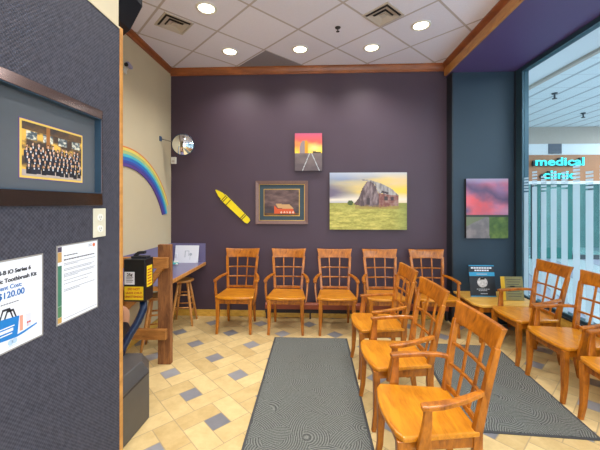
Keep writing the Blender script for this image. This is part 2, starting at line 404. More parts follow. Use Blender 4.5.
def picture_mat():
    m = bpy.data.materials.new('printed_picture'); m.use_nodes = True; N = m.node_tree.nodes; L = m.node_tree.links
    at = N.new('ShaderNodeAttribute'); at.attribute_name = 'Col'
    L.new(at.outputs['Color'], N['Principled BSDF'].inputs['Base Color']); N['Principled BSDF'].inputs['Roughness'].default_value = .55
    return m
M['picture'] = picture_mat()
def paint(name, a0, a1, b0, b1, nx, ny, fn, col, parent, d):
    bm = NB(); V = [[bm.verts.new(fn(a0 + (a1 - a0) * i / nx, b0 + (b1 - b0) * j / ny, d)) for i in range(nx + 1)] for j in range(ny + 1)]
    lay = bm.loops.layers.float_color.new('Col')
    for j in range(ny):
        for i in range(nx):
            f = bm.faces.new((V[j][i], V[j][i + 1], V[j + 1][i + 1], V[j + 1][i]))
            c = lin(tuple(max(0, min(255, v)) for v in col((i + .5) / nx, (j + .5) / ny)))
            for l in f.loops: l[lay] = c
    me = bpy.data.meshes.new(name); bm.to_mesh(me); bm.free(); me.materials.append(M['picture'])
    o = bpy.data.objects.new(name, me); C.objects.link(o); o.parent = parent; return o
def fb(x, y, s=1.0, k=0): return noise.fractal(Vector((x * s, y * s, k * 7.3)), 1.0, 2.0, 4)
def mixc(a, b, t): t = max(0, min(1, t)); return tuple(x + (y - x) * t for x, y in zip(a, b))
def inside(p, poly):
    x, y = p; r = False; n = len(poly)
    for i in range(n):
        (x1, y1), (x2, y2) = poly[i], poly[(i + 1) % n]
        if (y1 > y) != (y2 > y) and x < (x2 - x1) * (y - y1) / (y2 - y1) + x1: r = not r
    return r

# ------------------------------------------------------------------ camera
TH = math.atan(14 / 322)
cd = bpy.data.cameras.new('camera'); cam = bpy.data.objects.new('camera', cd); C.objects.link(cam)
cam.location = (0, 0, 1.5); cam.rotation_euler = (PI / 2, 0, TH)
cd.sensor_fit = 'HORIZONTAL'; cd.sensor_width = 36; cd.lens = 36 * 322 / 600; cd.shift_y = -(225 - 204) / 600 * 1.0
cd.clip_start = .02
bpy.context.scene.camera = cam

# ------------------------------------------------------------------ setting
XL, XP, XW, YB, YT, ZC, ZS = -1.93, -.87, 2.52, 4.27, 4.12, 3.32, 3.15
YN = -1.6
bm = NB(); bb(bm, XL - .1, XW, YN - .1, YB + .1, -.1, 0); struct('floor', bm, M['floor'])
bm = NB(); bb(bm, XL - .1, XW + .05, YN - .1, YB + .1, ZC, ZC + .1); struct('ceiling', bm, M['ceiling'])
bm = NB(); bb(bm, XL - .1, 2.62, YB, YB + .12, 0, ZC); struct('wall_back', bm, M['plum'])
bm = NB(); bb(bm, XL - .12, XL, YN, YB, 0, ZC); struct('wall_left', bm, M['cream'])
# unseen wall behind the camera; its opening is made up to admit fill light
bm = NB(); bb(bm, XL - .12, XP - .13, YN - .12, YN, 0, ZC); bb(bm, XP - .13, XW + .1, YN - .12, YN, 2.75, ZC); bb(bm, 2.3, XW + .1, YN - .12, YN, 0, 2.75); struct('wall_front', bm, M['cream'])
bm = NB(); bb(bm, 1.742, 2.60, YT, YB - .001, 0, ZS + .002); struct('wall_back_right', bm, [M['teal_dark']])
bm = NB(); bb(bm, 1.725, 1.7415, YT - .012, YB - .001, 0, ZS); struct('trim_1', bm, M['sill'])
# bulkhead over the window
bm = NB(); bb(bm, 1.70, 2.62, YN, YB - .001, ZS, ZC - .001); struct('ceiling_right', bm, M['violet'])
def crown(name, p0, p1, out, z0, z1, m, k=.05):
    """stepped moulding from p0 to p1, projecting along out"""
    bm = NB(); p0 = Vector(p0); p1 = Vector(p1); o = Vector(out)
    prof = [(0, z0), (.018, z0), (.022, z0 + .02), (.032, z0 + .03), (.05, z1 - .035), (.062, z1 - .02), (.062, z1), (0, z1)]
    s = k / .05; A = [bm.verts.new(Vector((p0.x, p0.y, 0)) + o * (a * s) + Vector((0, 0, z))) for a, z in prof]
    B = [bm.verts.new(Vector((p1.x, p1.y, 0)) + o * (a * s) + Vector((0, 0, z))) for a, z in prof]
    bm.faces.new(A); bm.faces.new(B[::-1]); n = len(prof)
    for i in range(n): bm.faces.new((A[i], B[i], B[(i + 1) % n], A[(i + 1) % n]))
    return struct(name, bm, m)
crown('trim_2', (XL, YB - .001), (1.70, YB - .001), (0, -1, 0), 3.225, ZC - .001, M['crown'], .035)
crown('trim_3', (XL + .001, YN), (XL + .001, YB - .05), (1, 0, 0), 3.245, ZC - .001, M['crown'], .03)
crown('trim_4', (1.699, YN), (1.699, YB - .05), (-1, 0, 0), 3.235, ZC - .001, M['crown'], .035)
bm = NB(); bb(bm, 1.672, 1.699, YN, YB - .05, ZS - .002, 3.234); struct('trim_5', bm, M['crown_light'])
# baseboards
bm = NB(); bb(bm, XL, 1.72, YB - .018, YB - .001, 0, .085); struct('baseboard_back', bm, M['golden'], bevel=.004)
bm = NB(); bb(bm, XL + .001, XL + .018, YN, YB - .02, 0, .085); struct('baseboard_left', bm, M['golden'], bevel=.004)
# low panelled wall and window
bm = NB(); bb(bm, XW - .05, XW + .08, YN, YT - .001, 0, .365); struct('wall_right', bm, M['golden'])
win = bpy.data.objects.new('window_1', None); C.objects.link(win); win['kind'] = 'structure'
bm = NB(); bb(bm, XW - .056, XW + .1, YN, YT - .001, .365, .385); obj('window_sill', bm, M['sill'], win, bevel=.004)
def sash(name, y0, y1, z0, z1):
    bm = NB(); bb(bm, XW - .02, XW + .06, y0, y1, z0, z1); obj(name, bm, M['alu'], win, bevel=.004)
sash('window_jamb', 3.985, YT - .001, .385, ZS); sash('window_jamb', YN, YN + .06, .385, ZS)
sash('window_head', YN + .06, 3.985, ZS - .05, ZS); sash('window_rail', YN + .06, 3.985, .385, .41)
bm = NB(); bb(bm, XW - .032, XW - .0205, 4.10, 4.118, .385, ZS); obj('window_gasket', bm, M['sill'], win)
bm = NB(); bb(bm, XW + .004, XW + .012, YN + .06, 3.985, .41, ZS - .05); obj('window_pane', bm, M['glass'], win)
# frosted film stripes with broken tops, on the inside of the pane
bm = NB(); k = 0; y = 3.945
while y > -1.4:
    w = .082; top = 1.825 + (.03 if k % 2 else -.01) + .02 * math.sin(k * 1.7)
    for j in range(5): bb(bm, XW + .001, XW + .0025, y - w / 2, y + w / 2, top - .022 - j * .034, top - j * .034)
    bb(bm, XW + .001, XW + .0025, y - w / 2, y + w / 2, .411, top - .175)
    y -= .147; k += 1
obj('window_film', bm, M['frost'], win)

# partition on the left, wall covering below and cream paint above
bm = NB(); bb(bm, XP - .13, XP - .004, YN, 1.405, 0, ZC); struct('wall_partition', bm, M['cream'])
bm = NB(); bb(bm, XP - .004, XP, YN, 1.405, 0, 2.284); struct('wall_covering', bm, M['fabric'])
bm = NB(); bb(bm, XP - .135, XP + .003, 1.405, 1.428, 0, 2.295); struct('trim_6', bm, M['crown_light'], bevel=.002)
bm = NB(); bb(bm, XP - .004, XP + .003, YN, 1.405, 2.284, 2.292); struct('trim_7', bm, M['cream'])

# ------------------------------------------------------------------ ceiling fittings
lights = [(-.998, 2.95, 'nearest the left wall, on its own'), (-1.002, 3.80, 'leftmost of the row by the back wall'), (-.163, 3.78, 'middle of the row by the back wall'),
          (.67, 3.78, 'rightmost of the row by the back wall'), (1.09, 3.33, 'by the wooden crown of the purple bulkhead')]
dl = None
for x, y, w in lights:
    lab = 'round recessed ceiling light, ' + w
    if dl is None:
        dl = thing('downlight', lab, 'ceiling light', (x, y, ZC), 0, 'recessed ceiling lights')
        bm = NB(); lathe(bm, [(.075, 0), (.098, 0), (.098, -.006), (.09, -.010), (.078, -.010), (.072, -.002)], (0, 0, 0), 36); obj('trim_ring', bm, M['white'], dl)
        bm = NB(); lathe(bm, [(0, -.004), (.05, -.0045), (.074, -.003)], (0, 0, 0), 36); obj('lens', bm, M['lamp'], dl)
    else: dup(dl, (x, y, ZC), 0, lab)

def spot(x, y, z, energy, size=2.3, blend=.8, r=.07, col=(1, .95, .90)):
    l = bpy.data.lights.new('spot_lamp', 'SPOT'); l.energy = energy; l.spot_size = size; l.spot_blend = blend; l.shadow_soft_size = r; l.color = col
    o = bpy.data.objects.new('downlight_or_fill_lamp', l); C.objects.link(o); o.location = (x, y, z); return o
for x, y, _ in lights: spot(x, y, ZC - .03, 44 if y > 3.5 else 52)
for x, y in ((.26, 2.1), (1.1, 1.9), (-.55, 1.9), (1.1, .6), (.26, .6), (-.45, .6), (-1.45, 1.9), (-1.5, .4), (.26, -.7), (1.1, -.7), (-.5, -.7)): spot(x, y, ZC - .03, 50)  # extra unseen spots without fittings, added to fill the room with light

def vent(x, y, lab):
    t = thing('ceiling_vent', lab, 'air vent', (x, y, ZC), PI / 4)
    bm = NB(); s = .145
    bb(bm, -s, s, -s, -s + .018, -.008, 0); bb(bm, -s, s, s - .018, s, -.008, 0); bb(bm, -s, -s + .018, -s + .018, s - .018, -.008, 0); bb(bm, s - .018, s, -s + .018, s - .018, -.008, 0)
    obj('frame', bm, M['ceil_vent'], t)
    bm = NB(); bb(bm, -s + .018, s - .018, -s + .018, s - .018, -.001, 0); obj('backing', bm, M['vent_dark'], t)
    for (a, z0) in ((.114, -.020), (.068, -.022)):
        bm = NB(); i = a - .040     # sloping square louvre ring
        for q in range(4):
            R = Matrix.Rotation(q * PI / 2, 3, 'Z')
            P = [R @ Vector(v) for v in ((-a, -a, z0), (a, -a, z0), (i, -i, z0 + .016), (-i, -i, z0 + .016))]
            vs = [bm.verts.new(v) for v in P]; bm.faces.new(vs)
            vs2 = [bm.verts.new(v + Vector((0, 0, .0015))) for v in P]; bm.faces.new(vs2[::-1])
        obj('louvre', bm, M['ceil_vent'], t)
    bm = NB(); bb(bm, -.027, .027, -.027, .027, -.012, -.007); obj('centre_plate', bm, M['ceil_vent'], t)
vent(-1.41, 3.19, 'square ceiling air vent near the cream left wall')
vent(.665, 3.13, 'square ceiling air vent between the middle and right ceiling lights')
t = thing('ceiling_sprinkler', 'small dark fire sprinkler head hanging from the ceiling grid', 'sprinkler', (.245, 3.33, ZC))
bm = NB(); lathe(bm, [(0, -.002), (.03, -.002), (.026, -.010), (.010, -.012), (.010, -.022), (0, -.022)], (0, 0, 0), 20); obj('escutcheon', bm, M['vent_dark'], t)
bm = NB(); lathe(bm, [(0, -.022), (.005, -.022), (.005, -.04), (.018, -.042), (.018, -.045), (0, -.045)], (0, 0, 0), 16); obj('deflector', bm, M['vent_dark'], t)
bm = NB(); prism(bm, [(-.575, 3.795), (-.155, 4.215), (-.995, 4.215)], lambda a, b, d: Vector((a, b, ZC - d)), 0.001, .006)
tag(obj('ceiling_panel', bm, M['grey_tile']), 'dark grey triangular ceiling panel against the back wall crown', 'ceiling panel')

# ------------------------------------------------------------------ pictures
def uvpoly(pts, x0, x1, y0, y1): return [((x - x0) / (x1 - x0), (y1 - y) / (y1 - y0)) for x, y in pts]
def canvas(name, lab, a0, a1, b0, b1, Y0, col, nx, ny, depth=.04):
    cx, cz = (a0 + a1) / 2, (b0 + b1) / 2
    t = thing(name, lab, 'painting', (cx, Y0, b0)); fn = lambda a, b, d: Vector((a - cx, -d, b - b0))
    bm = NB(); prism(bm, rect(a0, a1, b0, b1), fn, 0.001, depth); obj('canvas_edge', bm, M['canvas_edge'], t)
    paint('print', a0, a1, b0, b1, nx, ny, fn, col, t, depth + .0008); return t
# barn
sc = (57, 483, 73, 388)
FACE = uvpoly([(222, 258), (222, 205), (238, 160), (262, 124), (286, 118), (312, 150), (328, 190), (330, 264)], *sc)
ROOF = uvpoly([(233, 108), (290, 117), (345, 135), (396, 160), (438, 200), (405, 198), (328, 186), (308, 142), (284, 121), (240, 120)], *sc)
SIDE = uvpoly([(328, 188), (437, 200), (437, 256), (330, 266)], *sc)
LEAN = uvpoly([(190, 250), (222, 208), (222, 256)], *sc)
HOLE = [uvpoly(p, *sc) for p in ([(360, 205), (378, 206), (378, 226), (360, 226)], [(395, 208), (410, 209), (410, 228), (395, 228)], [(262, 215), (280, 215), (280, 250), (262, 250)], [(345, 172), (385, 184), (380, 192), (342, 184)])]
def barn(u, v):
    hz = .47
    if v > hz:
        w = fb(u * 2.2, v * 7, 1, 1); s = u + .25 * fb(u * 3, v * 9, 1, 2)
        c = mixc((138, 150, 178), (226, 198, 150), s * 1.5 - .1)
        c = mixc(c, (244, 206, 84), max(0, 1 - abs(v - .70 - .1 * w) * 4.5) * (.25 + u))
        c = mixc(c, (236, 224, 206), max(0, 1 - abs(v - .53) * 9))
        c = mixc(c, (112, 102, 124), max(0, (.36 - u) * 2.6) * max(0, 1 - abs(v - .66 - .06 * w) * 7) * 1.4)
        c = mixc(c, (190, 200, 214), max(0, (v - .88) * 7))
    else:
        w = fb(u * 6, v * 22, 1, 3); w2 = fb(u * 30, v * 60, 1, 5)
        c = mixc((150, 146, 66), (206, 196, 104), .5 + .7 * w + .45 * w2)
        c = mixc(c, (108, 122, 60), max(0, (v - .30) * 4) * (.4 + .5 * w)); c = mixc(c, (120, 134, 70), max(0, u - .8) * 3)
    p = (u, v); w = fb(u * 34, v * 8, 1, 9)
    if inside(p, LEAN): c = (92 + 20 * w, 76, 74)
    if inside(p, SIDE): c = mixc((124, 74, 68), (158, 128, 120), .4 + w + .5 * fb(u * 9, v * 40, 1, 4))
    if inside(p, FACE): c = mixc((84, 68, 72), (148, 130, 132), .4 + 1.1 * w)
    if inside(p, ROOF): c = mixc((116, 112, 118), (176, 172, 168), .5 + w)
    if any(inside(p, h) for h in HOLE): c = (66, 54, 60)
    du, dv = (u - .27) / .036, (v - .47) / .045
    if du * du + dv * dv < 1: c = (70, 88, 44)
    if v < .42 + .04 * fb(u * 40, 0, 1, 6) and v > .36 and .33 < u < .9: c = mixc(c, (150, 118, 66), .5)
    return c
canvas('canvas_picture', 'wide canvas picture of a weathered barn in a yellow field', .205, 1.203, 1.166, 1.91, YB, barn, 130, 96)
ELEV = uvpoly([(122, 228), (128, 155), (148, 124), (186, 124), (190, 228)], 85, 303, 65, 370)
def elev(u, v):
    w = fb(u * 3, v * 6, 1, 11)
    if v > .47:
        c = mixc((252, 214, 70), (226, 96, 86), (v - .5) * 3.2 + .4 * w); c = mixc(c, (190, 84, 128), (v - .78) * 4)
        c = mixc(c, (255, 236, 150), max(0, 1 - math.hypot((u - .72) * 2.6, (v - .6) * 6)))
    else: c = mixc((96, 84, 88), (140, 126, 122), v * 1.2 + .4 * w)
    if inside((u, v), ELEV): c = (150, 134, 136) if u < .36 else (226, 154, 34)
    if .66 < u < .95 and .46 < v < .5 + .02 * w: c = (72, 62, 40)
    for x0, x1 in ((.54, .28), (.62, .90)):
        xr = x0 + (x1 - x0) * (.46 - v) / .46
        if v < .46 and abs(u - xr) < .014: c = (186, 192, 196)
    return c
canvas('canvas_picture', 'small canvas picture of railway tracks and a tower at sunset', -.252, .106, 1.937, 2.43, YB, elev, 44, 60)
def storm(u, v):
    hz = .375; w = fb(u * 2.4, v * 4.5, 1, 21); w2 = fb(u * 6, v * 9, 1, 22)
    if v > hz:
        c = mixc((150, 110, 148), (222, 112, 132), .55 + .9 * w)
        c = mixc(c, (232, 84, 84), max(0, 1 - math.hypot((u - .32) * 2.2, (v - .55) * 4)) * 1.0 + .3 * w2)
        c = mixc(c, (88, 72, 106), max(0, 1 - abs(v - .80 + .25 * (u - .4) - .08 * w) * 6) * .95)
        c = mixc(c, (150, 176, 206), max(0, (v - .9) * 7)); c = mixc(c, (206, 150, 178), max(0, u - .55) * max(0, 1 - abs(v - .46) * 7) * 2)
        c = mixc(c, (74, 88, 128), max(0, .18 - u) * 5 * max(0, 1 - abs(v - .46) * 10))
    else:
        xr = .54; t = (hz - v) / hz; l = xr - .02 - t * 1.1; r = xr + t * .02
        c = mixc((112, 108, 112), (140, 132, 132), .5 + w2)
        if u > r: c = mixc((58, 88, 44), (104, 128, 58), .5 + .8 * w2 + .3 * (u - .5))
        elif u < l: c = (112, 120, 92)
    if hz - .012 < v < hz + .018 + .008 * w2: c = (52, 58, 52)
    return c
canvas('canvas_picture', 'tall canvas picture of a pink storm sky over a gravel road', 1.884, 2.39, 1.076, 1.813, YT, storm, 60, 84, .045)

# framed barn
t = thing('framed_picture', 'mauve-brown framed picture of an orange barn with a dark mat', 'picture', (-.4265, YB, 1.235))
fn = lambda a, b, d: Vector((a + .4265, -d, b - 1.235))
def frame_bm(a0, a1, b0, b1, w, d0, d1, fn, slope=0):
    bm = NB(); O = [(a0, b0), (a1, b0), (a1, b1), (a0, b1)]; I = [(a0 + w, b0 + w), (a1 - w, b0 + w), (a1 - w, b1 - w), (a0 + w, b1 - w)]
    for q in range(4):
        j = (q + 1) % 4
        A = [(O[q], d0), (O[j], d0), (I[j], d0), (I[q], d0)]; B = [(O[q], d1), (O[j], d1), (I[j], d1 - slope), (I[q], d1 - slope)]
        va = [bm.verts.new(fn(p[0], p[1], d)) for p, d in A]; vb = [bm.verts.new(fn(p[0], p[1], d)) for p, d in B]
        bm.faces.new(va); bm.faces.new(vb[::-1])
        for i in range(4): bm.faces.new((va[i], va[(i + 1) % 4], vb[(i + 1) % 4], vb[i])).material_index = (q if False else 0)
    return bm
obj('frame', frame_bm(-.774, -.079, 1.235, 1.807, .045, .001, .035, fn, .01), M['mauve_frame'], t, bevel=.002)
obj('gold_fillet', frame_bm(-.731, -.122, 1.278, 1.764, .008, .012, .02, fn), M['gold'], t)
flat('mat_board', [rect(-.725, -.128, 1.284, 1.758)], fn, M['teal_mat'], t, .008, .012)
obj('gold_slip', frame_bm(-.668, -.190, 1.340, 1.700, .008, .012, .015, fn), M['gold'], t)
OB = uvpoly([(172, 303), (172, 248), (192, 268), (300, 268), (318, 303)], 100, 345, 138, 315); OR = uvpoly([(182, 235), (280, 240), (305, 268), (196, 266)], 100, 345, 138, 315)
def redbarn(u, v):
    w = fb(u * 3, v * 5, 1, 31); c = mixc((66, 48, 50), (122, 98, 94), .45 + .8 * w)
    c = mixc(c, (52, 52, 62), max(0, .4 - v) * 2.5)
    if v < .1 + .03 * w: c = mixc((110, 74, 34), (80, 52, 30), .5 + 2 * w)
    if inside((u, v), OB): c = (206, 84, 40)
    if inside((u, v), OR): c = (196, 154, 104)
    if .05 < v < .17:
        for k in range(5):
            if math.hypot(u - .49 - .085 * k, (v - .12) * .7) < .026: c = (222, 190, 170)
    return c
paint('print', -.66, -.198, 1.348, 1.692, 56, 42, fn, redbarn, t, .0145)

# crayon cut-out
t = thing('crayon_art', 'big yellow crayon cut-out with dark bands hung slanting on the wall', 'wall decoration', (-1.09, YB, 1.47))
ax = Vector((.446, -.429)).normalized(); px = Vector((-ax.y, ax.x)); L0 = .619
def cr(s, w): p = Vector((-1.314, 1.688)) + ax * s + px * w; return (p.x + 1.09, p.y - 1.47)
fn = lambda a, b, d: Vector((a, -d, b))
flat('crayon_body', [[cr(.135, -.048), cr(L0 - .03, -.04), cr(L0, -.026), cr(L0, .026), cr(L0 - .03, .04), cr(.135, .048)]], fn, M['crayon'], t, .002, .022)
flat('crayon_tip', [[cr(0, -.006), cr(.09, -.036), cr(.135, -.036), cr(.135, .036), cr(.09, .036), cr(0, .006)]], fn, M['crayon'], t, .002, .02)
for s in (.15, .175, .235, L0 - .12, L0 - .095): flat('crayon_band', [[cr(s, -.047), cr(s + .010, -.047), cr(s + .010, .047), cr(s, .047)]], fn, M['black'], t, .022, .0235)

# rainbow on the left wall
t = thing('rainbow_art', 'painted rainbow arc cut-out on the cream wall', 'wall decoration', (XL, 3.2, 1.0))
cols = [('violet_arc', (96, 74, 150)), ('indigo_arc', (70, 82, 170)), ('blue_arc', (52, 120, 196)), ('cyan_arc', (84, 190, 206)), ('green_arc', (178, 204, 140)), ('yellow_arc', (236, 214, 110)), ('orange_arc', (226, 130, 60))]
r0 = .885
for i, (n, c) in enumerate(cols):
    w = (.032, .03, .032, .03, .032, .03, .014)[i]; r1 = r0 + w; bm = NB(); K = 40; a_end = 24 - i * .6 if i < 4 else 27
    A0, A1 = math.radians(a_end), math.radians(112); m_ = mat('rainbow_' + n, c, .5, var=.03)
    for k_ in range(K):
        p, q = A0 + (A1 - A0) * k_ / K, A0 + (A1 - A0) * (k_ + 1) / K
        prism(bm, [(r0 * math.cos(p), r0 * math.sin(p)), (r1 * math.cos(p), r1 * math.sin(p)), (r1 * math.cos(q), r1 * math.sin(q)), (r0 * math.cos(q), r0 * math.sin(q))], lambda a, b, d: Vector((d, a, b)), .001, .012 + .001 * (i % 2))
    bmesh.ops.remove_doubles(bm, verts=bm.verts, dist=1e-5); obj(n, bm, m_, t); r0 = r1 + .0005

# ------------------------------------------------------------------ photo frame on the partition
F0, F1, G0, G1 = .760, 1.280, 1.494, 1.880
t = thing('photo_frame', 'wide dark frame with a group photograph on the patterned wall', 'picture frame', (XP, 1.0335, G0))
fn = lambda a, b, d: Vector((d, a - 1.0335, b - G0))
bm = frame_bm(F0, F1, G0, G1, .047, .001, .008, fn, -.028); obj('frame', bm, M['espresso'], t, bevel=.002)
obj('inner_lip', frame_bm(F0 + .047, F1 - .047, G0 + .047, G1 - .047, .003, .006, .034, fn), mat('blue_grey_lip', (44, 66, 84), .3), t)
flat('mat_board', [rect(F0 + .047, F1 - .047, G0 + .047, G1 - .047)], fn, M['slate'], t, .004, .008)
flat('photo_border', [rect(.903, 1.164, 1.576, 1.756)], fn, mat('violet_border', (96, 66, 130), .5), t, .008, .009)
flat('photo_border', [rect(.9055, 1.1615, 1.5785, 1.7535)], fn, mat('yellow_border', (226, 190, 90), .5), t, .009, .0095)
heads = []
rnd = random.Random(3)
for row, (vv, n, o) in enumerate(((.60, 12, .04), (.50, 13, .02), (.40, 13, .05), (.30, 12, .07), (.20, 12, .05))):
    for i in range(n): heads.append((o + (i + .5) / n * .93 + rnd.uniform(-.01, .01), vv + rnd.uniform(-.015, .015) - (.05 if row == 0 and i % 3 == 0 else 0), rnd.choice([(208, 160, 128), (190, 140, 108), (222, 180, 150)]), rnd.choice([(22, 22, 32), (30, 32, 46), (18, 18, 26)])))
def group(u, v):
    w = fb(u * 5, v * 6, 1, 41)
    c = mixc((66, 52, 44), (222, 172, 74), .5 + 1.6 * w)
    if v > .86: c = mixc((110, 80, 46), (60, 50, 50), .5 + w)
    for k in range(4):
        x0 = .06 + .25 * k
        if x0 < u < x0 + .16 and .68 < v < .84: c = mixc((70, 82, 90), (214, 210, 190), .4 + 1.6 * fb(u * 22, v * 22, 1, 42))
    if abs(u - .39) < .03 and v > .5: c = (150, 96, 44)
    if v < .12: c = (176, 160, 150)
    for (hx, hy, sk, cl) in heads:
        if v < hy - .03 and v > hy - .16 and abs(u - hx) < .036: c = cl
        if (u - hx) ** 2 / .014 ** 2 + (v - hy) ** 2 / .030 ** 2 < 1: c = sk
        elif (u - hx) ** 2 / .018 ** 2 + (v - hy - .012) ** 2 / .036 ** 2 < 1: c = (50, 34, 26)
        if abs(u - hx) < .008 and hy - .07 < v < hy - .035: c = (214, 214, 220)
    return c
paint('photo_print', .912, 1.155, 1.585, 1.747, 120, 76, fn, group, t, .0102)

# outlet
t = thing('wall_outlet', 'ivory wall outlet plate just below the dark photo frame', 'outlet', (XP, 1.2655, 1.367))
fn = lambda a, b, d: Vector((d, a - 1.2655, b - 1.367))
bm = NB(); prism(bm, rect(1.229, 1.302, 1.367, 1.482), fn, .0005, .006); obj('cover_plate', bm, M['ivory'], t, bevel=.002)
for z in (1.400, 1.446):
    flat('socket', [disc(1.2655, z, .0165, 20, .0145)], fn, M['white'], t, .006, .0085)
    flat('slot', [rect(1.259, 1.2605, z - .003, z + .006), rect(1.270, 1.2715, z - .003, z + .006), disc(1.2655, z - .008, .002, 10)], fn, M['black'], t, .0085, .009)

# posters
PY = (0, 1, 0); PZ = (0, 0, 1)
def sleeve(t, fn, a0, a1, b0, b1):
    obj('sleeve_edge', frame_bm(a0, a1, b0, b1, .004, .0005, .003, fn), M['plastic_sleeve'], t)
    flat('paper', [rect(a0 + .004, a1 - .004, b0 + .004, b1 - .004)], fn, M['paper'], t, .0005, .0018)
t = thing('price_sign', 'white price sheet reading $120.00 at the left edge of the patterned wall', 'poster', (XP, .85, 1.08))
fn = lambda a, b, d: Vector((d, a - .85, b - 1.08))
sleeve(t, fn, .714, .995, 1.08, 1.342)
x = XP + .002
tl = Vector((0, 1, 0))
def ptext(name, body, size, m, y, z, bold=0, al='CENTER', sx=1): text(name, body, size, m, (x, y, z), PY, PZ, t, align=al, bold=bold, sx=sx)
ptext('heading', 'Oral-B iO Series 6', .0165, M['ink'], .951, 1.306, .0005, 'RIGHT')
ptext('heading', 'Electric Toothbrush Kit', .0165, M['ink'], .971, 1.283, .0005, 'RIGHT')
ptext('caption', 'Patient Cost:', .0175, M['blueink'], .921, 1.263, .0002, 'RIGHT')
ptext('price', '$120.00', .0255, M['blueink'], .930, 1.241, .0004, 'RIGHT')
flat('small_print', [rect(.856 + i * .008, .862 + i * .008, 1.2155, 1.2185) for i in range(7)], fn, M['greyink'], t, .0018, .0024)
flat('bag_print', [[(.828, 1.118), (.905, 1.112), (.912, 1.172), (.836, 1.178)]], fn, M['bag_blue'], t, .0018, .0028)
def loop(cx, r, h): return [(cx - r, 1.172), (cx - r + .004, 1.172), (cx - r * .5 + .002, 1.172 + h - .006), (cx + r * .5 - .002, 1.172 + h - .006), (cx + r - .004, 1.172), (cx + r, 1.172), (cx + r * .5, 1.172 + h), (cx - r * .5, 1.172 + h)]
flat('bag_handles', [loop(.872, .022, .032), loop(.884, .020, .026)], fn, M['ink'], t, .0018, .0026)
flat('bag_mark', [rect(.846, .896, 1.148, 1.151), rect(.850, .892, 1.136, 1.144), rect(.853, .889, 1.128, 1.131)], fn, M['paper'], t, .0028, .0032)
flat('package_print', [rect(.914, .924, 1.125, 1.17)], fn, mat('pale_orange_print', (214, 150, 130), .5), t, .0018, .0026)
flat('package_print', [rect(.935, .951, 1.130, 1.168)], fn, mat('pale_blue_print', (206, 206, 224), .5), t, .0018, .0026)
flat('brush_head_print', [disc(.940, 1.142, .003), disc(.947, 1.142, .003), rect(.9395, .9405, 1.13, 1.14)], fn, M['red'], t, .0026, .003)
flat('wave_print', [[(.905, 1.118), (.93, 1.122), (.972, 1.130), (.972, 1.126), (.93, 1.116), (.905, 1.112)]], fn, M['bag_blue'], t, .0018, .0028)
flat('crest_print', [disc(.885, 1.103, .008), disc(.898, 1.104, .008), rect(.876, .908, 1.092, 1.0935)], fn, mat('pale_crest_print', (170, 196, 220), .5), t, .0018, .0022)

t = thing('notice_sign', 'white notice with a green and ochre side strip beside the price sheet', 'poster', (XP, 1.153, 1.086))
fn = lambda a, b, d: Vector((d, a - 1.153, b - 1.086))
sleeve(t, fn, 1.05, 1.257, 1.086, 1.358)
for n, c, z0, z1 in (('purple_block', (70, 60, 82), 1.335, 1.352), ('ochre_block', (190, 150, 90), 1.300, 1.334), ('green_block', (62, 116, 92), 1.150, 1.288), ('green_block', (74, 120, 84), 1.112, 1.149), ('ochre_block', (190, 150, 80), 1.092, 1.111)):
    flat(n, [rect(1.055, 1.072, z0, z1)], fn, mat(n + '_print', c, .5), t, .0018, .0024)
lines = []
rnd = random.Random(5)
for i, z in enumerate((1.318, 1.303)):
    q = 1.082
    while q < (1.14 if i == 0 else 1.235): w = rnd.uniform(.005, .012); lines.append(rect(q, q + w, z, z + (.004 if i else .003))); q += w + .003
flat('title_bars', lines, fn, M['ink'], t, .0018, .0024)
lines = []
for z, e in ((1.291, 1.24), (1.286, 1.15), (1.272, 1.235), (1.267, 1.22), (1.255, 1.24), (1.250, 1.232), (1.245, 1.15), (1.232, 1.225), (1.220, 1.2), (1.200, 1.238), (1.195, 1.16)):
    q = 1.082
    while q < e: w = rnd.uniform(.004, .011); lines.append(rect(q, min(q + w, e), z, z + .0018)); q += w + .002
flat('print_lines', lines, fn, M['greyink'], t, .0018, .0022)
flat('crest_mark', [disc(1.234, 1.340, .007)], fn, mat('orange_crest', (214, 110, 60), .5), t, .0018, .0024)
flat('crest_lines', [rect(1.205, 1.222, 1.343, 1.345), rect(1.203, 1.222, 1.337, 1.339)], fn, M['greyink'], t, .0018, .0022)
flat('rule_line', [rect(1.08, 1.25, 1.1, 1.1012)], fn, M['greyink'], t, .0018, .0022)

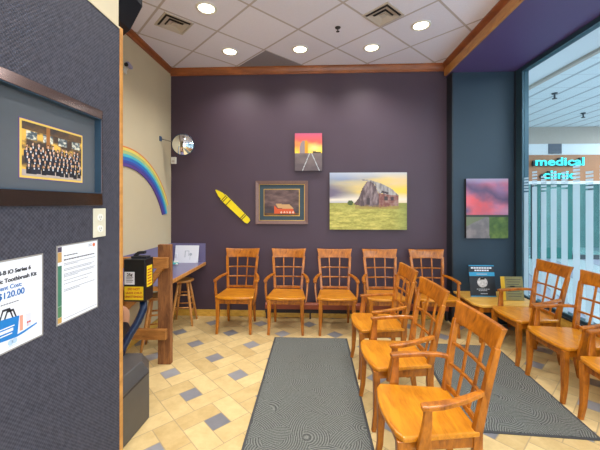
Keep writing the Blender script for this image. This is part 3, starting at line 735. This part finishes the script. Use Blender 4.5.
# ------------------------------------------------------------------ chairs
def make_chair(label, loc, rz, group):
    t = thing('dining_chair', label, 'chair', loc, rz, group); ok, sm = M['oak'], M['oak_seat']
    # seat: rounded trapezoid with bowed front
    pts = []
    for i in range(13):
        s = -1 + 2 * i / 12; pts.append((s * .222, -.205 - .035 * (1 - s * s) - .0))
    poly = [(-.185, .185), (-.215, -.08), (-.226, -.19)] + pts[1:-1] + [(.226, -.19), (.215, -.08), (.185, .185)]
    bm = NB(); prism(bm, poly, lambda a, b, d: Vector((a, b, d)), .402, .43); obj('seat', bm, sm, t, bevel=.009, seg=3)
    bm = NB()
    sweep(bm, [(-.185, -.19, .375), (.185, -.19, .375)], .022, .054, (0, 1, 0)); sweep(bm, [(-.155, .165, .375), (.155, .165, .375)], .022, .054, (0, 1, 0))
    for s in (-1, 1): sweep(bm, [(s * .188, -.17, .375), (s * .162, .165, .375)], .022, .054, (1, 0, 0))
    obj('apron', bm, ok, t)
    for s in (-1, 1):
        bm = NB(); P = [(s * .190, -.192, .401), (s * .190, -.190, .25), (s * .192, -.196, .10), (s * .196, -.212, 0)]
        sweep(bm, P, [.044, .040, .033, .027], [.044, .040, .033, .027], (1, 0, 0)); obj('leg', bm, ok, t, bevel=.004)
    def cen(s, z):   # centre of the back at side position s, height z
        k = (z - .42) / .5; hw = .166 + .038 * k; y0 = .178 + .075 * k + .02 * k * k
        return Vector((s * hw, y0 + .022 * (1 - s * s) * min(1, max(0, k * 2 + .3)), z))
    for s in (-1, 1):
        bm = NB(); P = [Vector((s * .168, .215, 0)), Vector((s * .167, .190, .14)), Vector((s * .166, .176, .30))] + [cen(s, z) for z in (.42, .52, .62, .72, .80, .83)]
        sweep(bm, P, [.026, .030, .032] + [.032] * 6, [.030, .038, .044, .044, .040, .036, .033, .030, .026], (1, 0, 0)); obj('back_post', bm, ok, t, bevel=.004)
    # crest rail, flaring to its ends
    bm = NB(); nx, nz = 14, 4; Fv = [[], []]
    for k, off in ((0, -.013), (1, .013)):
        for j in range(nz + 1):
            z = .808 + .110 * j / nz; row = []
            for i in range(nx + 1):
                s = -1 + 2 * i / nx; c = cen(s, z); kk = j / nz
                c.x = s * (.204 + .020 * kk * kk); c.z += .008 * s * s * kk * kk + (.006 * (1 - s * s) if j == 0 else 0); c.y += off + .004 * kk
                row.append(bm.verts.new(c))
            Fv[k].append(row)
    for k in (0, 1):
        for j in range(nz):
            for i in range(nx): f = bm.faces.new((Fv[k][j][i], Fv[k][j][i + 1], Fv[k][j + 1][i + 1], Fv[k][j + 1][i])); f.smooth = True
    for j in (0, nz):
        for i in range(nx): bm.faces.new((Fv[0][j][i], Fv[0][j][i + 1], Fv[1][j][i + 1], Fv[1][j][i]))
    for i in (0, nx):
        for j in range(nz): bm.faces.new((Fv[0][j][i], Fv[0][j + 1][i], Fv[1][j + 1][i], Fv[1][j][i]))
    obj('crest_rail', bm, ok, t, bevel=.004)
    for z, h in ((.452, .028), (.577, .015), (.694, .015)):
        bm = NB(); sweep(bm, [cen(-1 + .2 * i, z) for i in range(11)], .018, h, (0, 1, 0)); obj('lattice_rail', bm, ok, t, bevel=.002, seg=1)
    for s in (-.34, .34):
        bm = NB(); sweep(bm, [cen(s, .452 + .37 * i / 8) for i in range(9)], .015, .014, (1, 0, 0)); obj('lattice_slat', bm, ok, t, bevel=.002, seg=1)
    for s in (-1, 1):
        bm = NB(); P = [(s * .180, .200, .612), (s * .205, .15, .612), (s * .232, .07, .604), (s * .248, -.02, .594), (s * .250, -.09, .588), (s * .246, -.118, .584)]
        sweep(bm, P, [.026, .030, .036, .042, .044, .034], .024, (1, 0, 0)); obj('armrest', bm, ok, t, bevel=.006)
        bm = NB(); P = [(s * .246, -.086, .578), (s * .247, -.090, .52), (s * .241, -.098, .44), (s * .226, -.108, .345)]
        sweep(bm, P, [.022, .022, .022, .020], [.034, .040, .052, .058], (1, 0, 0)); obj('arm_support', bm, ok, t, bevel=.004)
    return t
CY = 3.88
c0 = make_chair('wooden armchair at the left end of the row along the plum wall', (-.925, CY, 0), 0, 'chairs along the back wall')
for x, lab in ((-.325, 'wooden armchair against the plum wall directly under the mauve-framed barn picture'), (.262, 'wooden armchair against the plum wall under the left edge of the wide barn canvas'),
               (.835, 'wooden armchair against the plum wall under the right part of the wide barn canvas'), (1.42, 'wooden armchair at the right end of the back row, beside the corner table')):
    dup(c0, (x, CY, 0), 0, lab)
RZ = -PI / 2   # local -Y -> world -X
for y, r, lab in ((1.725, .04, 'nearest wooden armchair of the middle row, large in front'), (2.355, .07, 'middle wooden armchair of the row standing between the two mats'), (2.985, .05, 'farthest wooden armchair of the middle row between the mats')):
    dup(c0, (.59, y, 0), RZ + r, lab, 'chairs between the two mats')
for y, r, lab in ((3.255, .03, 'wooden armchair by the window next to the corner table'), (2.705, .02, 'wooden armchair by the window, second from the corner table'), (2.14, .03, 'wooden armchair by the window, cut by the right edge')):
    dup(c0, (2.075, y, 0), RZ + r, lab, 'chairs along the window')

# ------------------------------------------------------------------ mats
def floor_mat_obj(label, cx, cy, w, l, rz):
    t = thing('floor_mat', label, 'mat', (cx, cy, 0), rz)
    bm = NB(); bb(bm, -w / 2 + .018, w / 2 - .018, -l / 2 + .018, l / 2 - .018, .001, .009); obj('mat_surface', bm, M['mat'], t)
    bm = frame_bm(-w / 2, w / 2, -l / 2, l / 2, .018, .001, .006, lambda a, b, d: Vector((a, b, d))); obj('rubber_edge', bm, M['mat_edge'], t)
floor_mat_obj('long dark grey ribbed mat running down the aisle', -.037, 1.9, .81, 3.4, 0)
floor_mat_obj('dark grey ribbed mat between the middle and window chairs', 1.46, 2.82, .82, 1.36, math.radians(-3.5))

# ------------------------------------------------------------------ heater along back wall
t = thing('baseboard_heater', 'low brown baseboard heater running behind the back row of chairs', 'heater', (0, YB - .02, 0))
bm = NB(); prism(bm, [(0, .125), (0, .205), (-.03, .205), (-.06, .185), (-.06, .13), (-.052, .125)], lambda a, b, d: Vector((d, a, b)), -.64, 1.72); obj('cover', bm, mat('heater_brown', (156, 78, 48), .4), t)
bm = NB(); bb(bm, -.64, 1.72, -.045, 0, .075, .125); obj('back_gap', bm, M['vent_dark'], t)
for x in (-.62, -.05, .55, 1.12, 1.70):
    bm = NB(); bb(bm, x - .01, x + .01, -.05, 0, 0, .125); obj('bracket', bm, M['vent_dark'], t)

# ------------------------------------------------------------------ corner table and signs
t = thing('corner_table', 'low light wood corner table under the storm canvas', 'table', (2.1, 3.8, 0))
bm = NB(); prism(bm, [(-.37, .29), (-.37, -.20), (-.30, -.29), (.33, -.29), (.33, .29)], lambda a, b, d: Vector((a, b, d)), .392, .42); obj('tabletop', bm, M['table_wood'], t, bevel=.008, seg=3)
bm = NB(); bb(bm, -.30, .30, -.255, -.235, .335, .392); bb(bm, -.30, .30, .235, .255, .335, .392); bb(bm, -.32, -.30, -.235, .235, .335, .392); bb(bm, .28, .30, -.235, .235, .335, .392); obj('apron', bm, M['oak'], t)
for a in (-.30, .28):
    for b in (-.24, .24):
        bm = NB(); sweep(bm, [(a, b, .392), (a, b, 0)], [.04, .028], [.04, .028], (1, 0, 0)); obj('leg', bm, M['oak'], t, bevel=.003)
tilt = .16
def easel_sign(name, label, cat, loc, w, h, rz):
    t = thing(name, label, cat, loc, rz)
    R = Matrix.Rotation(-tilt, 3, 'X'); fn = lambda a, b, d: R @ Vector((a, -d, b)) + Vector((0, 0, .0012))
    bm = NB(); sweep(bm, [(0, .012, .62 * h), (0, .012 + .28 * h, .001)], .05, .003, (1, 0, 0)); obj('easel_leg', bm, M['satin_black'], t)
    return t, fn
t, fn = easel_sign('counter_sign', 'black standing sign with a cyan band on the corner table', 'sign', (1.965, 3.83, .42), .29, .36, 0)
w, h = .145, .362
flat('board', [rect(-w, w, 0.003, h)], fn, M['sign_black'], t, 0, .006)
flat('cyan_band', [rect(-w, w, h - .125, h - .080), rect(-w, w, h - .012, h), rect(-w, w, 0.003, .012)], fn, M['cyan'], t, .006, .007)
flat('coin_picture', [disc(0, .165, .058, 28)], fn, mat('pale_grey_disc', (196, 200, 206), .5, var=.4, scale=40), t, .006, .008)
flat('headline_bars', [rect(-.118 + i * .03, -.094 + i * .03, h - .040, h - .024) for i in range(8)] + [rect(-.08 + i * .028, -.058 + i * .028, h - .068, h - .052) for i in range(6)], fn, M['paper'], t, .006, .0075)
flat('small_print', [rect(-.07 + i * .025, -.05 + i * .025, .084, .092) for i in range(6)] + [rect(-.05 + i * .025, -.03 + i * .025, .068, .075) for i in range(4)] + [rect(-.03, .05, .033, .041)] + [rect(-.06, .06, h - .108, h - .098)], fn, mat('pale_grey_print', (176, 186, 194), .5), t, .007, .0082)
t, fn = easel_sign('plaque', 'gold and grey plaque standing on the corner table by the window', 'sign', (2.225, 3.70, .42), .24, .26, 0)
flat('plate', [rect(-.078, .12, .003, .262)], fn, M['plaque'], t, 0, .006)
flat('golden_edge', [rect(-.12, -.078, .003, .262)], fn, M['plaque_gold'], t, 0, .007)
flat('engraved_lines', [rect(-.06 + (k % 2) * .01, .10 - (k % 3) * .012, .225 - k * .026, .233 - k * .026) for k in range(8)], fn, mat('engraving', (78, 76, 56), .5), t, .006, .0068)

# ------------------------------------------------------------------ counter, stools, things on it
t = thing('wall_counter', 'violet topped counter with a wood edge along the cream wall', 'counter', (-1.69, 3.6, 0))
bm = NB(); bb(bm, -.239, .225, -.62, .668, .69, .72); obj('countertop', bm, M['violet_lam'], t)
bm = NB(); bb(bm, .225, .242, -.62, .668, .682, .722); bb(bm, -.239, .242, -.637, -.62, .682, .722); obj('wood_edge', bm, M['stool'], t, bevel=.004)
bm = NB(); bb(bm, -.239, -.229, -.95, .668, .7201, .972); bb(bm, -.229, .235, .657, .668, .7201, .972); obj('backsplash', bm, M['violet_lam'], t)
for y in (-.5, .55):
    bm = NB(); prism(bm, [(-.238, .69), (.16, .69), (-.238, .40)], lambda a, b, d: Vector((a, y + d, b)), 0, .025); obj('bracket', bm, M['stool'], t)
def stool(label, x, y, rz, src=None):
    if src: return dup(src, (x, y, 0), rz, label)
    t = thing('stool', label, 'stool', (x, y, 0), rz, 'low wooden stools'); H = .555
    bm = NB(); lathe(bm, [(0, H - .03), (.105, H - .03), (.118, H - .022), (.12, H - .008), (.112, H), (.05, H - .004), (0, H - .005)], (0, 0, 0), 32); obj('seat', bm, M['stool'], t)
    A = [PI / 4 + k * PI / 2 for k in range(4)]
    def lp(a, z): r = .075 + (.185 - .075) * (H - .03 - z) / (H - .03); return Vector((r * math.cos(a), r * math.sin(a), z))
    for a in A:
        bm = NB(); tube(bm, [lp(a, z) for z in (H - .028, .35, .15, 0)], [.014, .017, .016, .011], 12); obj('leg', bm, M['stool'], t)
    for i in range(4):
        z = .17 if i % 2 else .22
        for zz in (z, z + .15):
            bm = NB(); tube(bm, [lp(A[i], zz), lp(A[(i + 1) % 4], zz)], .009, 10); obj('rung', bm, M['stool'], t)
    return t
s0 = stool('low wooden stool at the counter near the plum wall', -1.64, 4.0, .15)
stool('low wooden stool at the counter behind the wooden post', -1.63, 3.28, .3, s0)
t = thing('display_card', 'white folded card standing on the violet counter', 'card', (-1.70, 4.20, .72))
bm = NB(); prism(bm, rect(-.155, .165, 0.001, .225), lambda a, b, d: Vector((a, -d + .22 * b, b)), 0, .003); obj('front_leaf', bm, M['paper'], t)
bm = NB(); prism(bm, [(-.15, 0), (-.12, 0), (-.12, .12), (-.15, .12)], lambda a, b, d: Vector((a, .01 + d, b)), 0, .03); obj('stand_foot', bm, M['paper'], t)
flat('drawing', [rect(-.02, -.012, .07, .15), rect(-.02, .03, .15, .157), rect(.03, .037, .09, .157), disc(.06, .11, .018, 14), rect(.05, .055, .04, .11)], lambda a, b, d: Vector((a, -d + .22 * b, b)), mat('pale_drawing', (168, 176, 186), .6), t, .003, .004)
t = thing('toy_truck', 'small white and turquoise toy lying on the violet counter', 'toy', (-1.78, 4.03, .72), .4)
bm = NB(); bb(bm, -.05, .05, -.022, .022, .014, .035); bb(bm, -.05, -.012, -.022, .022, .035, .06); obj('body', bm, M['turq'], t, bevel=.005)
bm = NB(); bb(bm, -.006, .05, -.02, .02, .035, .052); obj('load', bm, M['white'], t, bevel=.004)
for a in (-.03, .03):
    for s in (-1, 1):
        bm = NB(); lathe(bm, [(0, -.005), (.014, -.005), (.014, .005), (0, .005)], (a, s * .024, .014), 16, (0, 1, 0)); obj('wheel', bm, M['white'], t)

# ------------------------------------------------------------------ wooden fence
t = thing('wooden_fence', 'rough wooden post with two rails in front of the counter', 'fence', (-1.45, 2.95, 0))
bm = NB(); bb(bm, -.010, .112, 0, .05, 0, 1.12); obj('post', bm, M['rough_wood'], t, bevel=.004)
bm = NB(); bb(bm, -.47, .10, -.045, -.001, .905, 1.005); obj('top_rail', bm, M['rail_wood'], t, bevel=.004)
bm = NB(); bb(bm, -.47, .085, -.045, -.001, .245, .34); obj('lower_rail', bm, M['rail_wood'], t, bevel=.004)
bm = NB(); sweep(bm, [(.05, -.022, .93), (-.12, -.022, .70), (-.33, -.022, .50)], .04, .05, (0, 1, 0)); obj('brace', bm, M['rail_wood'], t, bevel=.003)
bm = NB(); bb(bm, -.47, -.40, 0, .05, 0, 1.05); obj('post', bm, M['rough_wood'], t, bevel=.004)

# ------------------------------------------------------------------ coin ride
t = thing('kiddie_ride', 'coin-operated children ride with a peach body, black coin box and grey base', 'kiddie ride', (-1.5, 1.9, 0))
bm = NB(); K = [(-.36, -.30), (.315, -.36), (.345, .31), (.27, .45), (-.36, .40)]
cx_, cy_ = -.03, .03
def lay(z, s): return [bm.verts.new((cx_ + (a - cx_) * s, cy_ + (b - cy_) * s, z)) for a, b in K]
Ls = [lay(0, 1.0), lay(.33, 1.0), lay(.41, .90)]
for A, B in zip(Ls, Ls[1:]):
    for i in range(5): bm.faces.new((A[i], A[(i + 1) % 5], B[(i + 1) % 5], B[i]))
bm.faces.new(Ls[0][::-1]); bm.faces.new(Ls[-1]); obj('base', bm, M['greymetal'], t, bevel=.006)
bm = NB(); bb(bm, .345, .349, -.3, .30, .322, .330); 
obj('seam', bm, M['vent_dark'], t)
bm = NB(); bb(bm, .070, .235, .46, .585, .765, 1.085); cb = obj('coin_box', bm, M['black'], t, bevel=.006)
bm = NB(); bb(bm, .105, .225, .50, .56, 1.085, 1.10); sweep(bm, [(.12, .53, 1.10), (.15, .53, 1.125), (.20, .53, 1.128)], .03, .02, (0, 1, 0)); obj('coin_slot_housing', bm, M['satin_black'], cb)
bm = NB(); bb(bm, .078, .155, .4585, .46, .895, .99); obj('price_label', bm, M['paper'], cb)
bm = NB(); bb(bm, .078, .222, .4585, .46, .780, .880); obj('warning_label', bm, M['yellow'], cb)
bm = NB(); bb(bm, .235, .2365, .485, .565, .87, 1.03); obj('side_label', bm, M['yellow'], cb)
O = Vector((-1.5, 1.9, 0))
def cbt(n, s, size, m, a, z, bold=0): text(n, s, size, m, (O.x + a, O.y + .458, z), (1, 0, 0), PZ, cb, ext=.0004, bold=bold)
cbt('price_text', '25¢', .030, M['ink'], .118, .968, .001)
cbt('warning_text', 'DO NOT', .023, M['red'], .150, .860, .0004); cbt('warning_text', 'LEAVE CHILD', .021, M['red'], .150, .832, .0004); cbt('warning_text', 'UNATTENDED', .021, M['red'], .150, .804, .0004)
bm = NB(); [bb(bm, .092, .145 - .006 * (k % 2), .4578, .4585, .948 - k * .012, .953 - k * .012) for k in range(4)]; obj('print_lines', bm, M['greyink'], cb)
bm = NB(); [bb(bm, .2365, .237, .495, .555, .885 + k * .022, .893 + k * .022) for k in range(6)]; obj('print_lines', bm, M['red'], cb)
bm = NB(); tube(bm, [(.19, .52, .768), (.20, .50, .70), (.18, .47, .62), (.145, .42, .54), (.115, .38, .46), (.105, .36, .40)], .028, 16); obj('conduit', bm, M['hose_blue'], t)
# moulded toy car body with seat well, wheels and roof
def shell(name, x0, x1, prof, m, parent, n=18):
    bm = NB(); R = []
    for yy, zb, zt, k in prof:
        cx, hw, cz, hz = (x0 + x1) / 2, (x1 - x0) / 2 * k, (zb + zt) / 2, (zt - zb) / 2; row = []
        for q in range(n):
            a = 2 * PI * q / n; c, s_ = math.cos(a), math.sin(a)
            row.append(bm.verts.new((cx + hw * math.copysign(abs(c) ** .5, c), yy, cz + hz * math.copysign(abs(s_) ** .5, s_))))
        R.append(row)
    for A, B in zip(R, R[1:]):
        for q in range(n): bm.faces.new((A[q], A[(q + 1) % n], B[(q + 1) % n], B[q]))
    bm.faces.new(R[0]); bm.faces.new(R[-1]); return obj(name, bm, m, parent, smooth=True)
shell('car_body', -.38, .045, [(-.26, .52, .66, .7), (-.24, .48, .72, .92), (-.1, .46, .76, 1), (.02, .46, .78, 1), (.05, .46, .62, 1), (.22, .46, .62, 1), (.26, .46, .76, 1), (.45, .47, .73, 1), (.60, .49, .70, .95), (.66, .52, .66, .8), (.68, .55, .62, .5)], M['peach'], t)
shell('roof', -.38, .12, [(-.14, 1.12, 1.14, .6), (-.12, 1.105, 1.155, .93), (.1, 1.10, 1.17, 1), (.32, 1.105, 1.165, 1), (.40, 1.11, 1.15, .9), (.42, 1.12, 1.14, .6)], M['peach'], t)
for a in (-.33, 0.0):
    for b in (-.06, .34):
        bm = NB(); tube(bm, [(a, b, .70), (a, b, 1.11)], .013, 12); obj('roof_post', bm, M['turq'], t)
for b in (-.08, .48):
    for a in (-.375, .05):
        bm = NB(); lathe(bm, [(0, -.02), (.07, -.02), (.085, -.01), (.085, .01), (.07, .02), (0, .02)], (a, b, .515), 24, (1, 0, 0)); obj('wheel', bm, M['satin_black'], t)
bm = NB(); tube(bm, [(-.165, .30, .70), (-.165, .21, .84)], .012, 10); lathe(bm, [(.062, -.01), (.078, 0), (.062, .01), (.055, 0), (.062, -.01)], (-.165, .21, .84), 24, (0, -.6, .8)); obj('steering_wheel', bm, M['turq'], t)
bm = NB(); tube(bm, [(-.16, .2, .40), (-.16, .2, .50)], .07, 16); obj('pedestal', bm, M['satin_black'], t)

# ------------------------------------------------------------------ loudspeaker at the top of the partition
t = thing('wall_speaker', 'dark loudspeaker box mounted high behind the patterned partition', 'speaker', (-1.0, 1.43, 2.30))
bm = NB(); prism(bm, [(-.14, .10), (.0, .06), (.05, .10), (.115, .22), (.115, .62), (-.14, .62)], lambda a, b, d: Vector((a, d, b)), .03, .2); obj('cabinet', bm, M['black'], t, bevel=.006)
bm = NB(); prism(bm, [(-.03, 0), (.012, 0), (.03, .12), (-.03, .12)], lambda a, b, d: Vector((a, d, b)), 0, .16); obj('bracket', bm, M['black'], t)
# ------------------------------------------------------------------ security camera
t = thing('security_camera', 'small white security camera high on the cream left wall', 'camera', (XL, 3.22, 2.90))
bm = NB(); lathe(bm, [(0, 0), (.03, 0), (.03, .008), (0, .008)], (0.0, 0, 0), 20, (1, 0, 0)); tube(bm, [(.005, 0, 0), (.03, 0, .0), (.045, -.01, .005)], .008, 10); obj('mount', bm, M['white'], t)
bm = NB(); box(bm, (.05, -.02, .01), (.036, .085, .036), Matrix.Rotation(-.25, 3, 'X')); obj('housing', bm, mat('violet_white_housing', (150, 146, 178), .4), t, bevel=.008)
bm = NB(); lathe(bm, [(0, 0), (.018, 0), (.020, .012), (0, .012)], (.05, -.063, .0), 18, (0, -1, -.25)); obj('lens', bm, M['black'], t)
bm = NB(); bb(bm, .0, .02, -.05, -.01, -.075, -.03); obj('junction_box', bm, M['white'], t)
# ------------------------------------------------------------------ convex mirror and its arm, wall box
t = thing('convex_mirror', 'round convex security mirror on an arm in the left corner', 'mirror', (-1.68, 4.06, 2.26))
nrm = Vector((.30, -.95, -.12)).normalized()
bm = NB(); R_ = .135; prof = [(R_ * math.sin(a) , .05 * (math.cos(a * 1.0))) for a in [0.001 + PI / 2 * k / 12 for k in range(13)]]
prof = [(0, .045)] + [(R_ * k / 12, .045 * (1 - (k / 12) ** 2)) for k in range(1, 13)]; lathe(bm, prof, (0, 0, 0), 40, nrm); obj('glass', bm, M['mirror'], t)
bm = NB(); lathe(bm, [(R_ - .002, .006), (R_ + .005, .004), (R_ + .006, -.008), (R_ - .01, -.012), (0, -.016)], (0, 0, 0), 40, nrm); obj('rim', bm, mat('dark_blue_rim', (44, 60, 84), .4), t)
bm = NB(); tube(bm, [(0, .01, 0), (-.06, .06, .02), (-.244, -.10, .06)], .007, 10); obj('arm', bm, M['chrome'], t)
bm = NB(); bb(bm, -.249, -.236, -.125, -.075, .03, .09); obj('wall_bracket', bm, mat('blue_bracket', (62, 84, 120), .4), t, bevel=.004)
t = thing('sensor_box', 'small white sensor box in the corner below the round mirror', 'sensor', (-1.885, YB, 2.04))
bm = NB(); bb(bm, -.035, .035, -.035, -.001, 0, .09); obj('case', bm, M['white'], t, bevel=.006)
bm = NB(); bb(bm, -.02, .02, -.038, -.035, .02, .045); obj('lens_window', bm, M['ceil_vent'], t)

# ------------------------------------------------------------------ the mall beyond the window
MX0, MX1, FY, MC = XW + .1, 14.0, 9.06, 3.6
bm = NB(); bb(bm, XW + .08, MX1, -6, 12, -.1, -.002); struct('floor_mall', bm, M['mall_floor'])
bm = NB(); bb(bm, 3.64, MX1, -6, FY, MC, MC + .1); struct('ceiling_mall', bm, M['mall_ceil'])
bm = NB(); bb(bm, 2.62, 3.64, -6, FY, MC - .12, MC + .1); struct('ceiling_mall_soffit', bm, M['mall_white'])
bm = NB(); bb(bm, 3.60, 3.66, -6, FY, MC - .16, MC - .001); struct('trim_8', bm, M['mall_beige'])
bm = NB(); bb(bm, 2.62, 2.70, YB + .1, FY, 0, MC); struct('wall_mall_left', bm, M['mall_white'])
bm = NB(); bb(bm, 2.62, 2.70, -6, YN, 0, MC); bb(bm, 2.62, 2.70, YN, YB + .1, ZC, MC); struct('wall_mall_near', bm, M['mall_white'])
bm = NB(); bb(bm, MX1, MX1 + .1, -6, FY + 3, 0, MC); struct('wall_mall_right', bm, M['mall_white'])
bm = NB(); bb(bm, 2.62, MX1, -6.1, -6, 0, MC); struct('wall_mall_front', bm, M['mall_white'])
# clinic front: upper bands
bm = NB(); bb(bm, 2.7, MX1, FY, FY + .15, 3.14, MC); struct('wall_clinic_upper', bm, M['mall_beige'])
bm = NB(); bb(bm, 2.7, MX1, FY + .01, FY + .15, 2.83, 3.14); struct('wall_clinic_middle', bm, M['mall_white'])
bm = NB(); bb(bm, 2.7, MX1, FY - .04, FY + .15, 2.12, 2.83); struct('wall_clinic_fascia', bm, M['mall_orange'])
bm = NB(); bb(bm, 2.7, MX1, FY - .06, FY + .1, 2.04, 2.12); struct('trim_9', bm, M['mall_white'])
def fx(px): u = (px - 300) / 322; return FY * (u * math.cos(TH) - math.sin(TH)) / (u * math.sin(TH) + math.cos(TH))
cf = bpy.data.objects.new('window_2', None); C.objects.link(cf); cf['kind'] = 'structure'
bm = NB(); bb(bm, 2.7, MX1, FY + .05, FY + .06, 0, 2.04); obj('shop_pane', bm, M['clinic_glass'], cf)
for a, b, m_ in ((519, 522.5, 'mall_dark'), (532, 534, 'mall_dark'), (537.5, 540, 'mall_teal'), (542, 544.5, 'mall_teal'), (567.5, 572, 'mall_teal'), (590, 593, 'mall_dark')):
    bm = NB(); bb(bm, fx(a), fx(b), FY, FY + .06, 0, 2.04); obj('mullion', bm, M[m_], cf)
bm = NB(); bb(bm, fx(536), fx(572), FY + .005, FY + .055, 1.96, 2.04); obj('door_head', bm, M['mall_teal'], cf)
bm = NB(); bb(bm, fx(545), fx(568), FY + .005, FY + .055, 0.02, .32); obj('kick_panel', bm, M['mall_teal'], cf)
bm = NB(); bb(bm, fx(573), MX1, FY + .005, FY + .045, 0, .12); obj('kick_panel', bm, M['mall_dark'], cf)
bm = NB(); bb(bm, 2.7, MX1, FY + 2.5, FY + 2.6, 0, MC); struct('wall_clinic_inside', bm, M['clinic_in'])
bm = NB(); bb(bm, 2.7, MX1, FY + .15, FY + 2.5, 2.6, 2.7); struct('ceiling_clinic', bm, M['mall_white'])
t = thing('wall_grille', 'dark grey square vent grille above the medical clinic sign', 'air vent', (fx(555), FY + .01, 2.87))
bm = NB(); bb(bm, -.17, .17, -.02, 0, 0, .27); obj('backing', bm, mat('dark_grille', (92, 100, 112), .6), t)
for k in range(7):
    bm = NB(); bb(bm, -.165, .165, -.03, -.02, .012 + k * .037, .03 + k * .037); obj('slat', bm, mat('grille_slat_%d' % k, (112, 120, 132), .6) if k == 0 else bpy.data.materials['grille_slat_0'], t)
sg = thing('shop_sign', 'glowing cyan medical clinic sign across the mall', 'sign', (fx(559), FY - .04, 2.2))
for wd, px0, z, sz in (('medical', 556.5, 2.63, .30), ('clinic', 556, 2.275, .30)):
    text('sign_lettering', wd, sz, M['sign_side'], (fx(px0) - .05, FY - .085, z - .01), (1, 0, 0), PZ, sg, ext=.035, bold=.006, sx=1.42)
    text('sign_lettering', wd, sz, M['sign_cyan'], (fx(px0), FY - .125, z), (1, 0, 0), PZ, sg, ext=.004, bold=.006, sx=1.42)
sp0 = None
for x, y in ((4.55, 6.3), (6.2, 7.7)):
    lab = 'sprinkler head on the mall ceiling, %s' % ('the nearer one' if sp0 is None else 'the farther one')
    if sp0: dup(sp0, (x, y, MC), 0, lab)
    else:
        sp0 = thing('ceiling_sprinkler', lab, 'sprinkler', (x, y, MC), 0, 'sprinklers on the mall ceiling')
        bm = NB(); lathe(bm, [(0, -.001), (.05, -.001), (.045, -.02), (.015, -.025), (.015, -.09), (.04, -.10), (.04, -.11), (0, -.11)], (0, 0, 0), 18); obj('sprinkler_head', bm, M['mall_dark'], sp0)
def area(x, y, z, sx, sy, e, col=(1, 1, 1), rot=(0, 0, 0)):
    l = bpy.data.lights.new('area_lamp', 'AREA'); l.shape = 'RECTANGLE'; l.size = sx; l.size_y = sy; l.energy = e; l.color = col
    o = bpy.data.objects.new('unseen_area_light', l); C.objects.link(o); o.location = (x, y, z); o.rotation_euler = rot
# unseen area lights added under the mall ceiling to brighten the mall
area(6.5, 1.0, MC - .03, 4, 3.5, 440, (.93, .97, 1)); area(9.5, 6, MC - .03, 3, 4, 340, (.93, .97, 1)); area(4.2, -3.5, MC - .2, 2, 3, 220, (.93, .97, 1))
area(6.5, FY + 1.3, 2.58, 6, 1.6, 110, (.96, 1, 1))

area(.7, YN - .25, 1.5, 2.9, 2.4, 80, (.93, .97, 1), (PI / 2 + .12, 0, 0))  # added frontal fill light, outside the made-up opening behind the camera
# ------------------------------------------------------------------ world and view
w = bpy.data.worlds.new('world'); bpy.context.scene.world = w; w.use_nodes = True
w.node_tree.nodes['Background'].inputs[0].default_value = (.8, .88, 1, 1); w.node_tree.nodes['Background'].inputs[1].default_value = .4
vs = bpy.context.scene.view_settings
vs.view_transform = 'Standard'; vs.look = 'None'; vs.gamma = 1; vs.use_curve_mapping = False; vs.exposure = 0.12
